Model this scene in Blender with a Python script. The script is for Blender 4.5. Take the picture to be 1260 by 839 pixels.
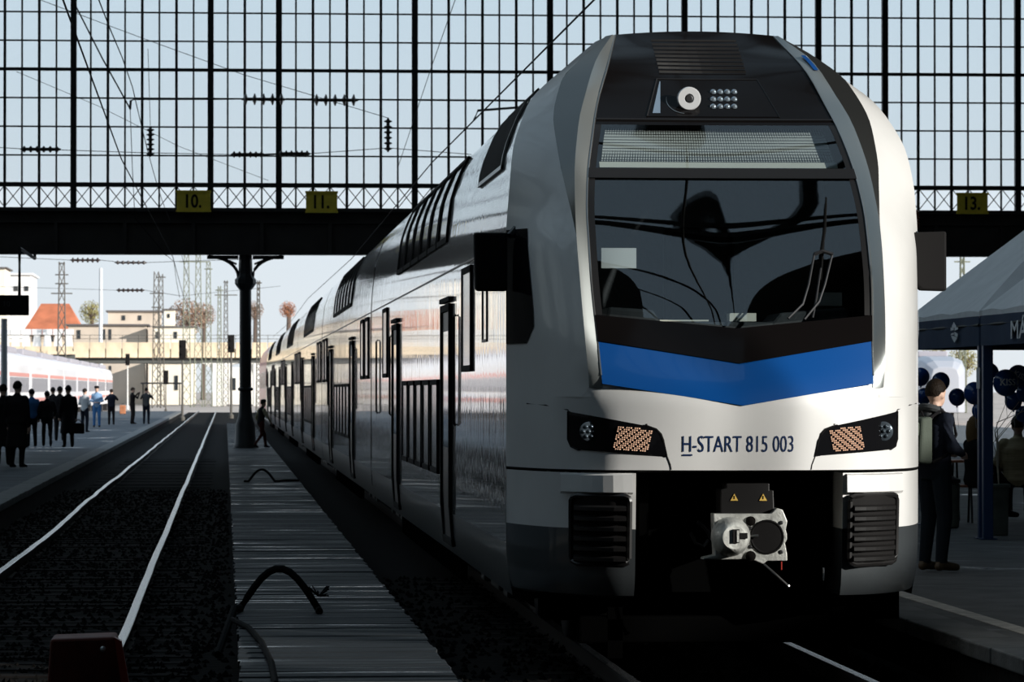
import bpy, bmesh, math, random
from mathutils import Vector, Matrix, noise as mnoise
R = random.Random(7)
PI = math.pi
C = bpy.context.scene.collection
for o in list(bpy.data.objects): bpy.data.objects.remove(o)

# ------------------------------------------------------------------ camera, sky, sun, exposure
CAM = Vector((0, 0, 1.85)); FPX = 4700.0
YAW = math.atan(353 / FPX); PIT = math.atan(59.5 / FPX)
cd = bpy.data.cameras.new('camera'); co = bpy.data.objects.new('camera', cd); C.objects.link(co)
cd.sensor_width = 36.0; cd.lens = 36.0 * FPX / 1260; cd.clip_end = 5000; cd.clip_start = 0.5
co.location = CAM; co.rotation_euler = (PI / 2 + PIT, 0, -YAW)
cd.dof.use_dof = True; cd.dof.focus_distance = 25.2; cd.dof.aperture_fstop = 13.0
sc = bpy.context.scene; sc.camera = co
sc.view_settings.view_transform = 'Standard'; sc.view_settings.look = 'None'
sc.view_settings.gamma = 1; sc.view_settings.exposure = 0.0; sc.view_settings.use_curve_mapping = False
cy = sc.cycles
cy.use_denoising = True; cy.max_bounces = 8; cy.diffuse_bounces = 3; cy.glossy_bounces = 4
cy.transparent_max_bounces = 16; cy.transmission_bounces = 4
cy.sample_clamp_indirect = 4.0; cy.caustics_reflective = False; cy.caustics_refractive = False

w = bpy.data.worlds.new('world'); sc.world = w; w.use_nodes = True
nt = w.node_tree; nt.nodes.clear()
tc = nt.nodes.new('ShaderNodeTexCoord'); sx = nt.nodes.new('ShaderNodeSeparateXYZ')
rp = nt.nodes.new('ShaderNodeValToRGB'); bg = nt.nodes.new('ShaderNodeBackground'); wo = nt.nodes.new('ShaderNodeOutputWorld')
nt.links.new(tc.outputs['Generated'], sx.inputs[0]); nt.links.new(sx.outputs['Z'], rp.inputs[0])
nt.links.new(rp.outputs[0], bg.inputs[0]); nt.links.new(bg.outputs[0], wo.inputs[0])
rp.color_ramp.elements[0].position = 0.0; rp.color_ramp.elements[0].color = (0.78, 0.83, 0.87, 1)
rp.color_ramp.elements[1].position = 0.75; rp.color_ramp.elements[1].color = (0.32, 0.46, 0.62, 1)
e = rp.color_ramp.elements.new(0.10); e.color = (0.66, 0.79, 0.89, 1)
bg.inputs[1].default_value = 1.0

SUN_AZ, SUN_EL = math.radians(54), math.radians(16)
to_sun = Vector((math.sin(SUN_AZ) * math.cos(SUN_EL), -math.cos(SUN_AZ) * math.cos(SUN_EL), math.sin(SUN_EL)))
sl = bpy.data.lights.new('sun', 'SUN'); so = bpy.data.objects.new('sun', sl); C.objects.link(so)
sl.energy = 6.0; sl.color = (1.0, 0.955, 0.89); sl.angle = math.radians(0.5)
so.rotation_euler = to_sun.to_track_quat('Z', 'Y').to_euler(); so.location = (30, -30, 40)

# ------------------------------------------------------------------ pixel helpers (1260 x 839)
_r = Vector((math.cos(YAW), -math.sin(YAW), 0))
_u = Vector((-math.sin(YAW) * math.sin(PIT), -math.cos(YAW) * math.sin(PIT), math.cos(PIT)))
_f = Vector((math.sin(YAW) * math.cos(PIT), math.cos(YAW) * math.cos(PIT), math.sin(PIT)))
def ray(px, py): return _f * FPX + _r * (px - 630) + _u * (419.5 - py)
def atY(px, py, Y): d = ray(px, py); return CAM + d * (Y / d.y)
def atZ(px, py, z): d = ray(px, py); return CAM + d * ((z - CAM.z) / d.z)
def proj(p):
    v = Vector(p) - CAM; k = FPX / v.dot(_f)
    return 630 + v.dot(_r) * k, 419.5 - v.dot(_u) * k

# ------------------------------------------------------------------ materials
M = {}
def mat(name, col, rough=0.5, metal=0.0, coat=0.0, coat_rough=0.03, var=0.0, vscale=4.0, bump=0.0, bscale=30.0,
        spec=0.5, wet=None, stretch=(1, 1, 1), emit=None, estr=0.0, rnd=False):
    m = bpy.data.materials.new(name); m.use_nodes = True; n = m.node_tree.nodes; l = m.node_tree.links
    b = n['Principled BSDF']; b.inputs['Base Color'].default_value = (*col, 1)
    b.inputs['Roughness'].default_value = rough; b.inputs['Metallic'].default_value = metal
    b.inputs['Specular IOR Level'].default_value = spec
    b.inputs['Coat Weight'].default_value = coat; b.inputs['Coat Roughness'].default_value = coat_rough
    if emit: b.inputs['Emission Color'].default_value = (*emit, 1); b.inputs['Emission Strength'].default_value = estr
    if var or bump or wet:
        t = n.new('ShaderNodeTexCoord'); mp = n.new('ShaderNodeMapping'); mp.inputs['Scale'].default_value = stretch
        l.new(t.outputs['Object'], mp.inputs[0])
        if rnd:                               # every board gets its own piece of grain and its own dampness
            oi = n.new('ShaderNodeObjectInfo'); mu = n.new('ShaderNodeMath'); mu.operation = 'MULTIPLY'; mu.inputs[1].default_value = 61.0
            l.new(oi.outputs['Random'], mu.inputs[0]); l.new(mu.outputs[0], mp.inputs['Location'])
    if var:
        nz = n.new('ShaderNodeTexNoise'); nz.inputs['Scale'].default_value = vscale; nz.inputs['Detail'].default_value = 6
        l.new(mp.outputs[0], nz.inputs[0])
        mx = n.new('ShaderNodeMix'); mx.data_type = 'RGBA'
        mx.inputs[6].default_value = (*[c * (1 - var) for c in col], 1); mx.inputs[7].default_value = (*[min(1, c * (1 + var)) for c in col], 1)
        cr = n.new('ShaderNodeMapRange'); cr.inputs[1].default_value = 0.3; cr.inputs[2].default_value = 0.7
        l.new(nz.outputs[0], cr.inputs[0]); l.new(cr.outputs[0], mx.inputs[0]); l.new(mx.outputs[2], b.inputs['Base Color'])
    if bump:
        nb = n.new('ShaderNodeTexNoise'); nb.inputs['Scale'].default_value = bscale; nb.inputs['Detail'].default_value = 3
        l.new(mp.outputs[0], nb.inputs[0])
        bp = n.new('ShaderNodeBump'); bp.inputs['Strength'].default_value = bump; bp.inputs['Distance'].default_value = 0.02
        l.new(nb.outputs[0], bp.inputs['Height']); l.new(bp.outputs[0], b.inputs['Normal'])
        if coat: l.new(bp.outputs[0], b.inputs['Coat Normal'])
    if wet:                                   # (scale, threshold, wet roughness): damp patches
        nw = n.new('ShaderNodeTexNoise'); nw.inputs['Scale'].default_value = wet[0]; nw.inputs['Detail'].default_value = 4
        l.new(mp.outputs[0], nw.inputs[0])
        mr = n.new('ShaderNodeMapRange'); mr.inputs[1].default_value = wet[1]; mr.inputs[2].default_value = wet[1] + 0.1
        mr.inputs[3].default_value = rough; mr.inputs[4].default_value = wet[2]
        l.new(nw.outputs[0], mr.inputs[0]); l.new(mr.outputs[0], b.inputs['Roughness'])
    M[name] = m; return m
def glass(name, tint, refl=0.9, rough=0.02, base=0.0, dirt=0.0, dirtcol=(0.3, 0.33, 0.36), ior=1.5):
    m = bpy.data.materials.new(name); m.use_nodes = True; n = m.node_tree.nodes; l = m.node_tree.links; n.clear()
    o = n.new('ShaderNodeOutputMaterial'); t = n.new('ShaderNodeBsdfTransparent'); t.inputs[0].default_value = (*tint, 1)
    g = n.new('ShaderNodeBsdfGlossy'); g.inputs['Color'].default_value = (refl, refl, refl, 1); g.inputs['Roughness'].default_value = rough
    lw = n.new('ShaderNodeLayerWeight'); lw.inputs[0].default_value = 0.5; f0 = ((ior - 1) / (ior + 1)) ** 2   # Schlick, same from both faces
    pwr = n.new('ShaderNodeMath'); pwr.operation = 'POWER'; pwr.inputs[1].default_value = 5; l.new(lw.outputs['Facing'], pwr.inputs[0])
    f = n.new('ShaderNodeMath'); f.operation = 'MULTIPLY_ADD'; f.inputs[1].default_value = 1 - f0; f.inputs[2].default_value = f0; l.new(pwr.outputs[0], f.inputs[0])
    mx = n.new('ShaderNodeMixShader'); l.new(f.outputs[0], mx.inputs[0])
    src = t
    if dirt:
        d = n.new('ShaderNodeBsdfDiffuse'); d.inputs[0].default_value = (*dirtcol, 1)
        m2 = n.new('ShaderNodeMixShader'); m2.inputs[0].default_value = dirt
        l.new(t.outputs[0], m2.inputs[1]); l.new(d.outputs[0], m2.inputs[2]); src = m2
    l.new(src.outputs[0], mx.inputs[1]); l.new(g.outputs[0], mx.inputs[2]); l.new(mx.outputs[0], o.inputs[0])
    M[name] = m; return m

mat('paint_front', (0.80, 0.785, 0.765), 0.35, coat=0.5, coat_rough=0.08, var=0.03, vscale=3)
mat('paint_side_shaded', (0.20, 0.203, 0.206), 0.2, coat=1.0, coat_rough=0.02, bump=0.10, bscale=5.0, stretch=(1, 1.0, 0.12))  # white side paint greyed; the hall's shade is put into the colour
mat('paint_grey', (0.05, 0.056, 0.06), 0.35, coat=0.5, coat_rough=0.08)
mat('pillar_silver', (0.42, 0.44, 0.43), 0.38, metal=0.75)
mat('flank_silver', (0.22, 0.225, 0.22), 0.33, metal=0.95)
mat('shade_black', (0.002, 0.002, 0.002), 1.0, spec=0.0)  # lightless black: shade of coupler bay and underframe put into the colour
mat('black_gloss', (0.006, 0.006, 0.007), 0.08, spec=0.5, coat=0.3)
mat('black_panel', (0.006, 0.005, 0.005), 0.12, spec=0.12)
mat('black_satin', (0.012, 0.011, 0.011), 0.4)
mat('black_matte', (0.008, 0.007, 0.007), 0.75, spec=0.2)
mat('rubber', (0.004, 0.004, 0.004), 0.8, spec=0.1)
mat('window_grey', (0.22, 0.21, 0.23), 0.3)  # far train panes lightened, their reflection put into the colour
mat('blue_band', (0.003, 0.070, 0.28), 0.3, coat=0.5, coat_rough=0.05)
mat('text_navy', (0.01, 0.03, 0.10), 0.4)
mat('steel_white', (0.62, 0.62, 0.58), 0.45, metal=0.2, var=0.25, vscale=14, bump=0.3, bscale=40)
mat('steel', (0.45, 0.45, 0.44), 0.3, metal=0.9)
mat('dark_steel', (0.03, 0.03, 0.032), 0.5, metal=0.5)
mat('rust', (0.006, 0.0045, 0.004), 0.95, spec=0.15, var=0.4, vscale=12)
mat('warning_yellow', (0.85, 0.55, 0.12), 0.5)
mat('lamp_amber', (0.85, 0.52, 0.36), 0.3)
mat('lamp_clear', (0.42, 0.50, 0.58), 0.1, metal=0.7)
mat('lamp_dim', (0.10, 0.125, 0.15), 0.15, metal=0.5)
mat('lamp_white', (0.85, 0.85, 0.86), 0.2, metal=0.3)
mat('blind', (0.72, 0.70, 0.64), 0.8)
mat('cream', (0.85, 0.80, 0.68), 0.6)
mat('red_paint', (0.45, 0.045, 0.03), 0.4, coat=0.3)
mat('red_box', (0.17, 0.035, 0.022), 0.55, var=0.3, vscale=8)
mat('iron', (0.010, 0.013, 0.015), 0.5, metal=0.2, var=0.3, vscale=5)
mat('iron_brown', (0.022, 0.019, 0.018), 0.6, var=0.3, vscale=2)
mat('hall_wall', (0.16, 0.14, 0.12), 0.8, var=0.2, vscale=0.6)
mat('hall_roof', (0.05, 0.05, 0.05), 0.8, var=0.2, vscale=0.4)
mat('sign_yellow', (0.85, 0.68, 0.06), 0.5, var=0.1, vscale=6)
mat('asphalt', (0.075, 0.088, 0.10), 0.7, spec=0.2, var=0.35, vscale=1.6, bump=0.3, bscale=40, wet=(0.5, 0.60, 0.06))
mat('paving', (0.12, 0.12, 0.118), 0.7, spec=0.3, var=0.3, vscale=2.5, bump=0.4, bscale=60, wet=(0.9, 0.62, 0.25))
mat('kerb', (0.15, 0.15, 0.145), 0.7, var=0.35, vscale=3.0, bump=0.4, bscale=30)
mat('line_white', (0.50, 0.47, 0.42), 0.7, var=0.3, vscale=8)
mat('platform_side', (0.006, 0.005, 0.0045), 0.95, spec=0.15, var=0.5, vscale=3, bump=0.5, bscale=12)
mat('ballast', (0.004, 0.0035, 0.003), 1.0, spec=0.1, var=0.5, vscale=5, bump=0.8, bscale=18)  # near-black tone with random variation
mat('ground_far', (0.50, 0.42, 0.36), 0.9, var=0.35, vscale=0.15)
mat('rail', (0.40, 0.40, 0.40), 0.22, metal=0.95)
mat('rail_side', (0.03, 0.02, 0.016), 0.8)
mat('plank', (0.012, 0.015, 0.018), 0.6, spec=0.3, var=0.5, vscale=6, bump=0.12, bscale=14, stretch=(0.3, 3, 1), wet=(1.3, 0.585, 0.07), rnd=True)
mat('pale_timber', (0.52, 0.42, 0.33), 0.7, var=0.2, vscale=8, stretch=(0.3, 2, 1))
mat('stone', (0.80, 0.64, 0.45), 0.9, var=0.2, vscale=0.8)
mat('stone_pale', (0.85, 0.82, 0.76), 0.9, var=0.15, vscale=0.6)
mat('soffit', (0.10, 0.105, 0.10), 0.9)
mat('wall_tan', (0.58, 0.49, 0.40), 0.9, var=0.12, vscale=0.3)
mat('wall_cream', (0.88, 0.80, 0.66), 0.9, var=0.1, vscale=0.4)
mat('roof_red', (0.55, 0.17, 0.08), 0.9, var=0.2, vscale=0.5)
mat('roof_grey', (0.12, 0.11, 0.11), 0.9)
mat('white_paint', (0.78, 0.78, 0.78), 0.5, var=0.05, vscale=1)
mat('window_dark', (0.03, 0.035, 0.04), 0.15)
mat('mast', (0.10, 0.09, 0.075), 0.7)
mat('mast_green', (0.20, 0.21, 0.15), 0.7)
mat('leaf_yellow', (0.34, 0.30, 0.10), 0.9, var=0.4, vscale=3)
mat('leaf_brown', (0.34, 0.22, 0.15), 0.9, var=0.4, vscale=3)
mat('leaf_orange', (0.48, 0.19, 0.09), 0.9, var=0.3, vscale=3)
mat('bark', (0.14, 0.10, 0.08), 0.9)
mat('tent_grey', (0.90, 0.90, 0.90), 0.75, var=0.06, vscale=3, bump=0.25, bscale=3)
mat('tent_navy', (0.04, 0.065, 0.12), 0.7, var=0.1, vscale=4)
mat('post_navy', (0.025, 0.06, 0.15), 0.35, metal=0.3)
mat('print_white', (0.92, 0.93, 0.94), 0.6)
mat('balloon', (0.015, 0.075, 0.30), 0.12, coat=0.6, coat_rough=0.05)
mat('bench_wood', (0.36, 0.12, 0.06), 0.45, var=0.2, vscale=6)
mat('planter', (0.10, 0.11, 0.09), 0.8, var=0.3, vscale=4)
mat('straw', (0.52, 0.46, 0.36), 0.8)
mat('paper', (0.9, 0.88, 0.84), 0.8)
mat('skin', (0.62, 0.40, 0.30), 0.55)
mat('hair_brown', (0.012, 0.007, 0.004), 0.6, spec=0.12, bump=0.5, bscale=60)
mat('hair_dark', (0.02, 0.014, 0.011), 0.6, spec=0.12)
mat('hair_blond', (0.30, 0.18, 0.08), 0.55, spec=0.12, bump=0.5, bscale=60)
mat('cloth_black', (0.012, 0.011, 0.012), 0.85, spec=0.12)
mat('cloth_navy', (0.010, 0.013, 0.022), 0.8, spec=0.12, bump=0.4, bscale=14)
mat('cloth_jeans', (0.010, 0.016, 0.023), 0.85, spec=0.12, bump=0.4, bscale=18)
mat('cloth_blue', (0.05, 0.16, 0.36), 0.8, spec=0.12)
mat('cloth_lblue', (0.20, 0.33, 0.50), 0.8, spec=0.12)
mat('cloth_grey', (0.06, 0.063, 0.065), 0.85, spec=0.12, bump=0.3, bscale=16)
mat('cloth_lgrey', (0.45, 0.46, 0.47), 0.85, spec=0.12)
mat('cloth_olive', (0.40, 0.33, 0.20), 0.6, spec=0.12, bump=0.6, bscale=9, stretch=(0.3, 0.3, 2.4))
mat('cloth_tan', (0.36, 0.33, 0.22), 0.85, spec=0.12)
mat('cloth_maroon', (0.06, 0.015, 0.013), 0.85, spec=0.12)
mat('pack_olive', (0.085, 0.10, 0.08), 0.7, spec=0.12, bump=0.4, bscale=12)
mat('shoe_brown', (0.07, 0.045, 0.022), 0.6)
mat('shoe_white', (0.6, 0.55, 0.52), 0.6)
mat('insulator', (0.035, 0.022, 0.018), 0.3)
mat('train_grey', (0.42, 0.43, 0.47), 0.4, coat=0.3)
mat('train_white', (0.74, 0.72, 0.74), 0.4, coat=0.3)
mat('train_pink', (0.60, 0.26, 0.22), 0.5)
mat('train_roof', (0.36, 0.34, 0.37), 0.7)
mat('train_blue', (0.20, 0.32, 0.48), 0.4, coat=0.3)
glass('pane_glass', (0.97, 0.985, 0.99), dirt=0.02)
glass('roof_glass', (0.20, 0.23, 0.25), dirt=0.35, dirtcol=(0.10, 0.11, 0.11))
glass('dim_glass', (0.46, 0.44, 0.40), dirt=0.2, dirtcol=(0.10, 0.11, 0.11))
glass('sky_glass', (0.80, 0.78, 0.73), dirt=0.06, dirtcol=(0.10, 0.11, 0.11))
glass('screen_glass', (0.62, 0.68, 0.70), rough=0.01, ior=2.2)
glass('lens_glass', (0.85, 0.88, 0.9), rough=0.02)

# ------------------------------------------------------------------ mesh helpers
class MB:
    def __init__(s): s.v = []; s.f = []; s.mi = []; s.k = 0
    def face(s, idx): s.f.append(idx); s.mi.append(s.k)
    def add(s, vs, fs):
        b = len(s.v); s.v += [tuple(v) for v in vs]
        for f in fs: s.face([b + i for i in f])
        return s
    def box(s, x0, x1, y0, y1, z0, z1):
        vs = [(x, y, z) for z in (z0, z1) for y in (y0, y1) for x in (x0, x1)]
        return s.add(vs, [(0, 2, 3, 1), (4, 5, 7, 6), (0, 1, 5, 4), (2, 6, 7, 3), (0, 4, 6, 2), (1, 3, 7, 5)])
    def grid(s, rows, close=False, flip=False):
        b = len(s.v); n = len(rows[0])
        for r in rows: s.v += [tuple(p) for p in r]
        for i in range(len(rows) - 1):
            for j in range(n if close else n - 1):
                j2 = (j + 1) % n
                q = [b + i * n + j, b + i * n + j2, b + (i + 1) * n + j2, b + (i + 1) * n + j]
                s.face(q[::-1] if flip else q)
        return s
    def tube(s, pts, r, n=8, cap=True):
        pts = [Vector(p) for p in pts]; rows = []
        rs = r if isinstance(r, (list, tuple)) else [r] * len(pts)
        for i, p in enumerate(pts):
            a = pts[max(0, i - 1)]; c = pts[min(len(pts) - 1, i + 1)]
            t = (c - a).normalized(); ref = Vector((0, 0, 1)) if abs(t.z) < 0.9 else Vector((1, 0, 0))
            x = t.cross(ref).normalized(); y = t.cross(x).normalized()
            rows.append([p + (x * math.cos(2 * PI * k / n) + y * math.sin(2 * PI * k / n)) * rs[i] for k in range(n)])
        b = len(s.v); s.grid(rows, close=True)
        if cap:
            s.face([b + k for k in range(n)][::-1]); s.face([b + (len(pts) - 1) * n + k for k in range(n)])
        return s
    def lathe(s, prof, c=(0, 0, 0), axis='z', n=16):
        rows = []
        for (r, h) in prof:
            row = []
            for k in range(n):
                a = 2 * PI * k / n; p = (r * math.cos(a), r * math.sin(a), h)
                if axis == 'x': p = (p[2], p[0], p[1])
                elif axis == 'y': p = (p[0], p[2], p[1])
                row.append((p[0] + c[0], p[1] + c[1], p[2] + c[2]))
            rows.append(row)
        b = len(s.v); s.grid(rows, close=True, flip=(axis == 'y'))
        s.face([b + k for k in range(n)][::-1]); s.face([b + (len(prof) - 1) * n + k for k in range(n)])
        return s
    def prism(s, poly, y0, y1):              # polygon in x,z extruded along y
        n = len(poly)
        vs = [(p[0], y0, p[1]) for p in poly] + [(p[0], y1, p[1]) for p in poly]
        fs = [list(range(n)), [n + i for i in range(n)][::-1]] + [(i, n + i, n + (i + 1) % n, (i + 1) % n) for i in range(n)]
        return s.add(vs, fs)
    def ball(s, c, r, n=12, m=8, sc=(1, 1, 1)):
        rows = [[(c[0] + r * sc[0] * math.sin(PI * i / m) * math.cos(2 * PI * k / n), c[1] + r * sc[1] * math.sin(PI * i / m) * math.sin(2 * PI * k / n),
                  c[2] - r * sc[2] * math.cos(PI * i / m)) for k in range(n)] for i in range(m + 1)]
        return s.grid(rows, close=True)
WL = {}
def link(o): C.objects.link(o); return o
def obj(name, mb, mats, parent=None, smooth=False, bevel=0.0, fix=True):
    off = WL.get(parent.name, Vector()) if parent else Vector()
    me = bpy.data.meshes.new(name); me.from_pydata([tuple(Vector(v) - off) for v in mb.v], [], mb.f)
    if not isinstance(mats, (list, tuple)): mats = [mats]
    for m in mats: me.materials.append(M[m] if isinstance(m, str) else m)
    if max(mb.mi or [0]) > 0: me.polygons.foreach_set('material_index', mb.mi)
    if fix:
        bm = bmesh.new(); bm.from_mesh(me); bmesh.ops.remove_doubles(bm, verts=bm.verts, dist=1e-5)
        bmesh.ops.recalc_face_normals(bm, faces=bm.faces); bm.to_mesh(me); bm.free()
    if smooth:
        me.polygons.foreach_set('use_smooth', [True] * len(me.polygons)); me.set_sharp_from_angle(angle=math.radians(40))
    o = link(bpy.data.objects.new(name, me)); o.parent = parent; WL[o.name] = off
    if bevel:
        b = o.modifiers.new('bevel', 'BEVEL'); b.width = bevel; b.segments = 2; b.limit_method = 'ANGLE'
    return o
def tag(o, label=None, cat=None, group=None, kind=None):
    if label: o['label'] = label
    if cat: o['category'] = cat
    if group: o['group'] = group
    if kind: o['kind'] = kind
    return o
def thing(name, label, cat, loc=(0, 0, 0), group=None, kind=None):
    o = link(bpy.data.objects.new(name, None)); o.location = loc; o.empty_display_size = 0.2
    WL[o.name] = Vector(loc); return tag(o, label, cat, group, kind)
def part(o, loc, parent, name=None):          # linked copy of a part
    c = o.copy(); link(c); c.parent = parent; c.location = loc
    if name: c.name = name
    return c
def copy_tree(o, parent=None):
    c = o.copy(); link(c); c.parent = parent
    for ch in o.children: copy_tree(ch, c)
    return c
def text_mesh(body, size, extrude=0.0, xs=1.0, bold=0.0):
    cu = bpy.data.curves.new('t', 'FONT'); cu.body = body; cu.size = size; cu.extrude = extrude; cu.align_x = 'LEFT'; cu.offset = bold
    cu.resolution_u = 4
    o = bpy.data.objects.new('t', cu); link(o); dg = bpy.context.evaluated_depsgraph_get()
    me = bpy.data.meshes.new_from_object(o.evaluated_get(dg))
    mb = MB(); mb.v = [(v.co.x * xs, v.co.y, v.co.z) for v in me.vertices]
    for p in me.polygons: mb.face(list(p.vertices))
    bpy.data.objects.remove(o); bpy.data.meshes.remove(me); return mb
def smoothstep(a, b, t): t = max(0, min(1, (t - a) / (b - a))); return t * t * (3 - 2 * t)
def pw(tab):                                  # monotone cubic interpolation of a table [(z, a, b..)]
    xs = [t[0] for t in tab]; K = len(tab[0]) - 1; n = len(xs); ms = []
    for k in range(K):
        ys = [t[k + 1] for t in tab]; d = [(ys[i + 1] - ys[i]) / (xs[i + 1] - xs[i]) for i in range(n - 1)]
        m = [d[0]] + [0 if d[i - 1] * d[i] <= 0 else 2 * d[i - 1] * d[i] / (d[i - 1] + d[i]) for i in range(1, n - 1)] + [d[-1]]
        ms.append((ys, m))
    def f(x):
        x = max(xs[0], min(xs[-1], x)); i = 0
        while i < n - 2 and x > xs[i + 1]: i += 1
        h = xs[i + 1] - xs[i]; t = (x - xs[i]) / h; out = []
        for ys, m in ms:
            out.append((2 * t ** 3 - 3 * t * t + 1) * ys[i] + (t ** 3 - 2 * t * t + t) * h * m[i] + (-2 * t ** 3 + 3 * t * t) * ys[i + 1] + (t ** 3 - t * t) * h * m[i + 1])
        return out if K > 1 else out[0]
    return f
def lin(a, b, n): return [a + (b - a) * i / (n - 1) for i in range(n)]

# ------------------------------------------------------------------ setting: ground, platforms, tracks
ZP = 0.2                                       # platform height over the rail heads
def struct(name, mb, m, label=None, parent=None, **k):
    o = obj(name, mb, m, parent, **k)
    if parent is None: o['kind'] = 'structure'
    if label: o['label'] = label
    return o
struct('ground', MB().box(-900, 900, -60, 2500, -1.2, -0.22), 'ground_far', 'gravelly open railway ground reaching to the horizon')
struct('track_bed', MB().box(-3.15, 4.82, 5, 330, -0.26, -0.13), 'ballast', 'dark ballast bed under the tracks')

def platform(name, x0, x1, y0, y1, edge, label, m, klen, kw, kmat, ynear):
    p = struct(name, MB().box(x0, x1, y0, y1, -0.25, ZP - 0.004), m, label)
    WL[p.name] = Vector()
    s = 1 if edge == x1 else -1
    face = MB(); xx = edge
    a, b = (edge - 0.05 * s, edge - 0.002 * s)
    face.box(min(edge, edge + 0.03 * s), max(edge, edge + 0.03 * s), y0, y1, -0.25, ZP - 0.10)
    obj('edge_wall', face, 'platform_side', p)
    km = None; y = y0
    ka, kb = sorted((edge + 0.05 * s, edge - kw * s))
    k0 = obj('kerb_stone', MB().box(ka, kb, 0, klen - 0.015, ZP - 0.10, ZP + 0.008), kmat, p, bevel=0.012)
    n = int((y1 - y0) / klen); first = True
    for i in range(n):
        if y0 + i * klen > ynear: break
        if first: k0.location = (0, y0 + i * klen, 0); first = False
        else: part(k0, (R.uniform(-.006, .006), y0 + i * klen, R.uniform(-.004, .004)), p)
    if y0 + n * klen > ynear:
        obj('kerb_strip', MB().box(ka, kb, ynear + klen, y1, ZP - 0.10, ZP + 0.006), kmat, p)
    return p
platform('platform_left', -10.6, -3.25, 15, 292, -3.25, 'damp grey asphalt platform with pale stone edge left of the tracks', 'asphalt', 1.25, 0.32, 'kerb', 130)
pr = platform('platform_right', 4.90, 33.9, 15, 230, 4.90, 'grey paved platform with white safety line right of the train', 'paving', 1.0, 0.30, 'kerb', 60)
obj('safety_line', MB().box(5.37, 5.52, 15, 108, ZP - 0.003, ZP + 0.001), 'line_white', pr)

# narrow plank walkway between the tracks
wk = thing('plank_walkway', 'narrow wet plank walkway between the two tracks', 'walkway', (0.7, 15, -0.13), kind='structure')
bear = MB()
for x in (0.25, 1.15): bear.box(x - .05, x + .05, 16, 190, -0.13, ZP - 0.052)
obj('bearer_beam', bear, 'black_matte', wk)
px0, px1, pitch = 0.088, 1.335, 0.225
pl = obj('plank', MB().box(px0 - .7, px1 - .7, 0, pitch - 0.012, -0.05, 0), 'plank', None, bevel=0.006)
pl.parent = wk; pl.location = Vector((0, 2.5, ZP + .13))
for i in range(1, 260):                        # every plank lies a little skew
    c = part(pl, (R.uniform(-.012, .012), 2.5 + i * pitch, ZP + .13 + R.uniform(-.004, .004)), wk)
    c.rotation_euler = (R.uniform(-.012, .012), R.uniform(-.003, .003), R.uniform(-.004, .004))
st = MB()
for i in range(260, 760):
    y = 17.5 + i * pitch; z = R.uniform(-.004, .004); st.box(px0, px1, y, y + pitch - .012, ZP - .05 + z, ZP + z)
tag(obj('far_planks', st, 'plank', wk), kind='stuff')
lb = obj('end_board', MB().box(0.52, 1.30, 21.28, 21.36, ZP + 0.0, ZP + 0.02), 'pale_timber', wk, bevel=0.004)
lb['label'] = 'pale dry board at the near end'

# tracks
def rail_mb(xf, y0, y1, step):
    prof = [(-.075, -.15), (.075, -.15), (.075, -.138), (.01, -.12), (.01, -.04), (.036, -.032), (.036, -.004), (.03, 0), (-.03, 0), (-.036, -.004), (-.036, -.032), (-.01, -.04), (-.01, -.12), (-.075, -.138)]
    rows = []; n = int((y1 - y0) / step) + 1; mb = MB()
    for i in range(n):
        y = y0 + (y1 - y0) * i / (n - 1); x, z = xf(y); rows.append([(x + a, y, b + z) for a, b in prof])
    b = 0; k = len(prof); mb.v = [p for r in rows for p in r]
    for i in range(n - 1):
        for j in range(k):
            mb.k = 1 if j in (6, 7, 8) else 0
            j2 = (j + 1) % k; mb.face([i * k + j, i * k + j2, (i + 1) * k + j2, (i + 1) * k + j])
    return mb
def track(name, label, xc, wob, ya, yb, nsl):
    t = thing(name, label, 'track', (xc, 15, -0.15), kind='structure')
    for s in (-1, 1):
        def xf(y, s=s):
            d = (mnoise.noise(Vector((s * 7.3, y * 0.11, 0))) * 0.026 + mnoise.noise(Vector((s * 3.1, y * .35, 4))) * 0.012) * wob * (1.6 if s < 0 else .5)
            return xc + s * 0.755 + d, mnoise.noise(Vector((s * 2.2, y * .2, 9))) * .006 * wob
        obj('rail', rail_mb(xf, ya, yb, 0.9), ['rail_side', 'rail'], t, fix=False)
    s0 = obj('sleeper', MB().box(-1.25, 1.25, -.12, .12, -0.09, 0.028), 'rust', None, bevel=0.01)
    s0.parent = t; s0.location = (0, 1, 0)
    for i in range(1, nsl):
        c = part(s0, (R.uniform(-.03, .03), 1 + i * 0.62, R.uniform(-.012, .006)), t); c.rotation_euler.z = R.uniform(-.02, .02)
    return t
track('railway_track', 'empty railway track with bright worn rails left of the walkway', -1.52, 1.0, 15, 330, 150)
track('railway_track', 'railway track the double-deck train stands on', 3.345, 0.0, 15, 330, 40)
stn = MB()
def stones(x0, x1, y0, y1, n, zb):
    for i in range(n):
        x = R.uniform(x0, x1); y = y0 + (y1 - y0) * R.random() ** 1.5; r = R.uniform(.018, .036); a = R.uniform(0, 3)
        c, s = math.cos(a), math.sin(a); e = [R.uniform(.6, 1.2) for _ in range(6)]
        vs = [(x + r * c * e[0], y + r * s * e[0], zb), (x - r * s * e[1], y + r * c * e[1], zb + .004), (x - r * c * e[2], y - r * s * e[2], zb), (x + r * s * e[3], y - r * c * e[3], zb - .003), (x, y, zb + r * e[4]), (x, y, zb - r)]
        stn.add(vs, [(0, 1, 4), (1, 2, 4), (2, 3, 4), (3, 0, 4), (1, 0, 5), (2, 1, 5), (3, 2, 5), (0, 3, 5)])
stones(-3.1, 0.05, 18, 75, 9000, -0.125); stones(1.4, 4.7, 18, 40, 4000, -0.125)
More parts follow.
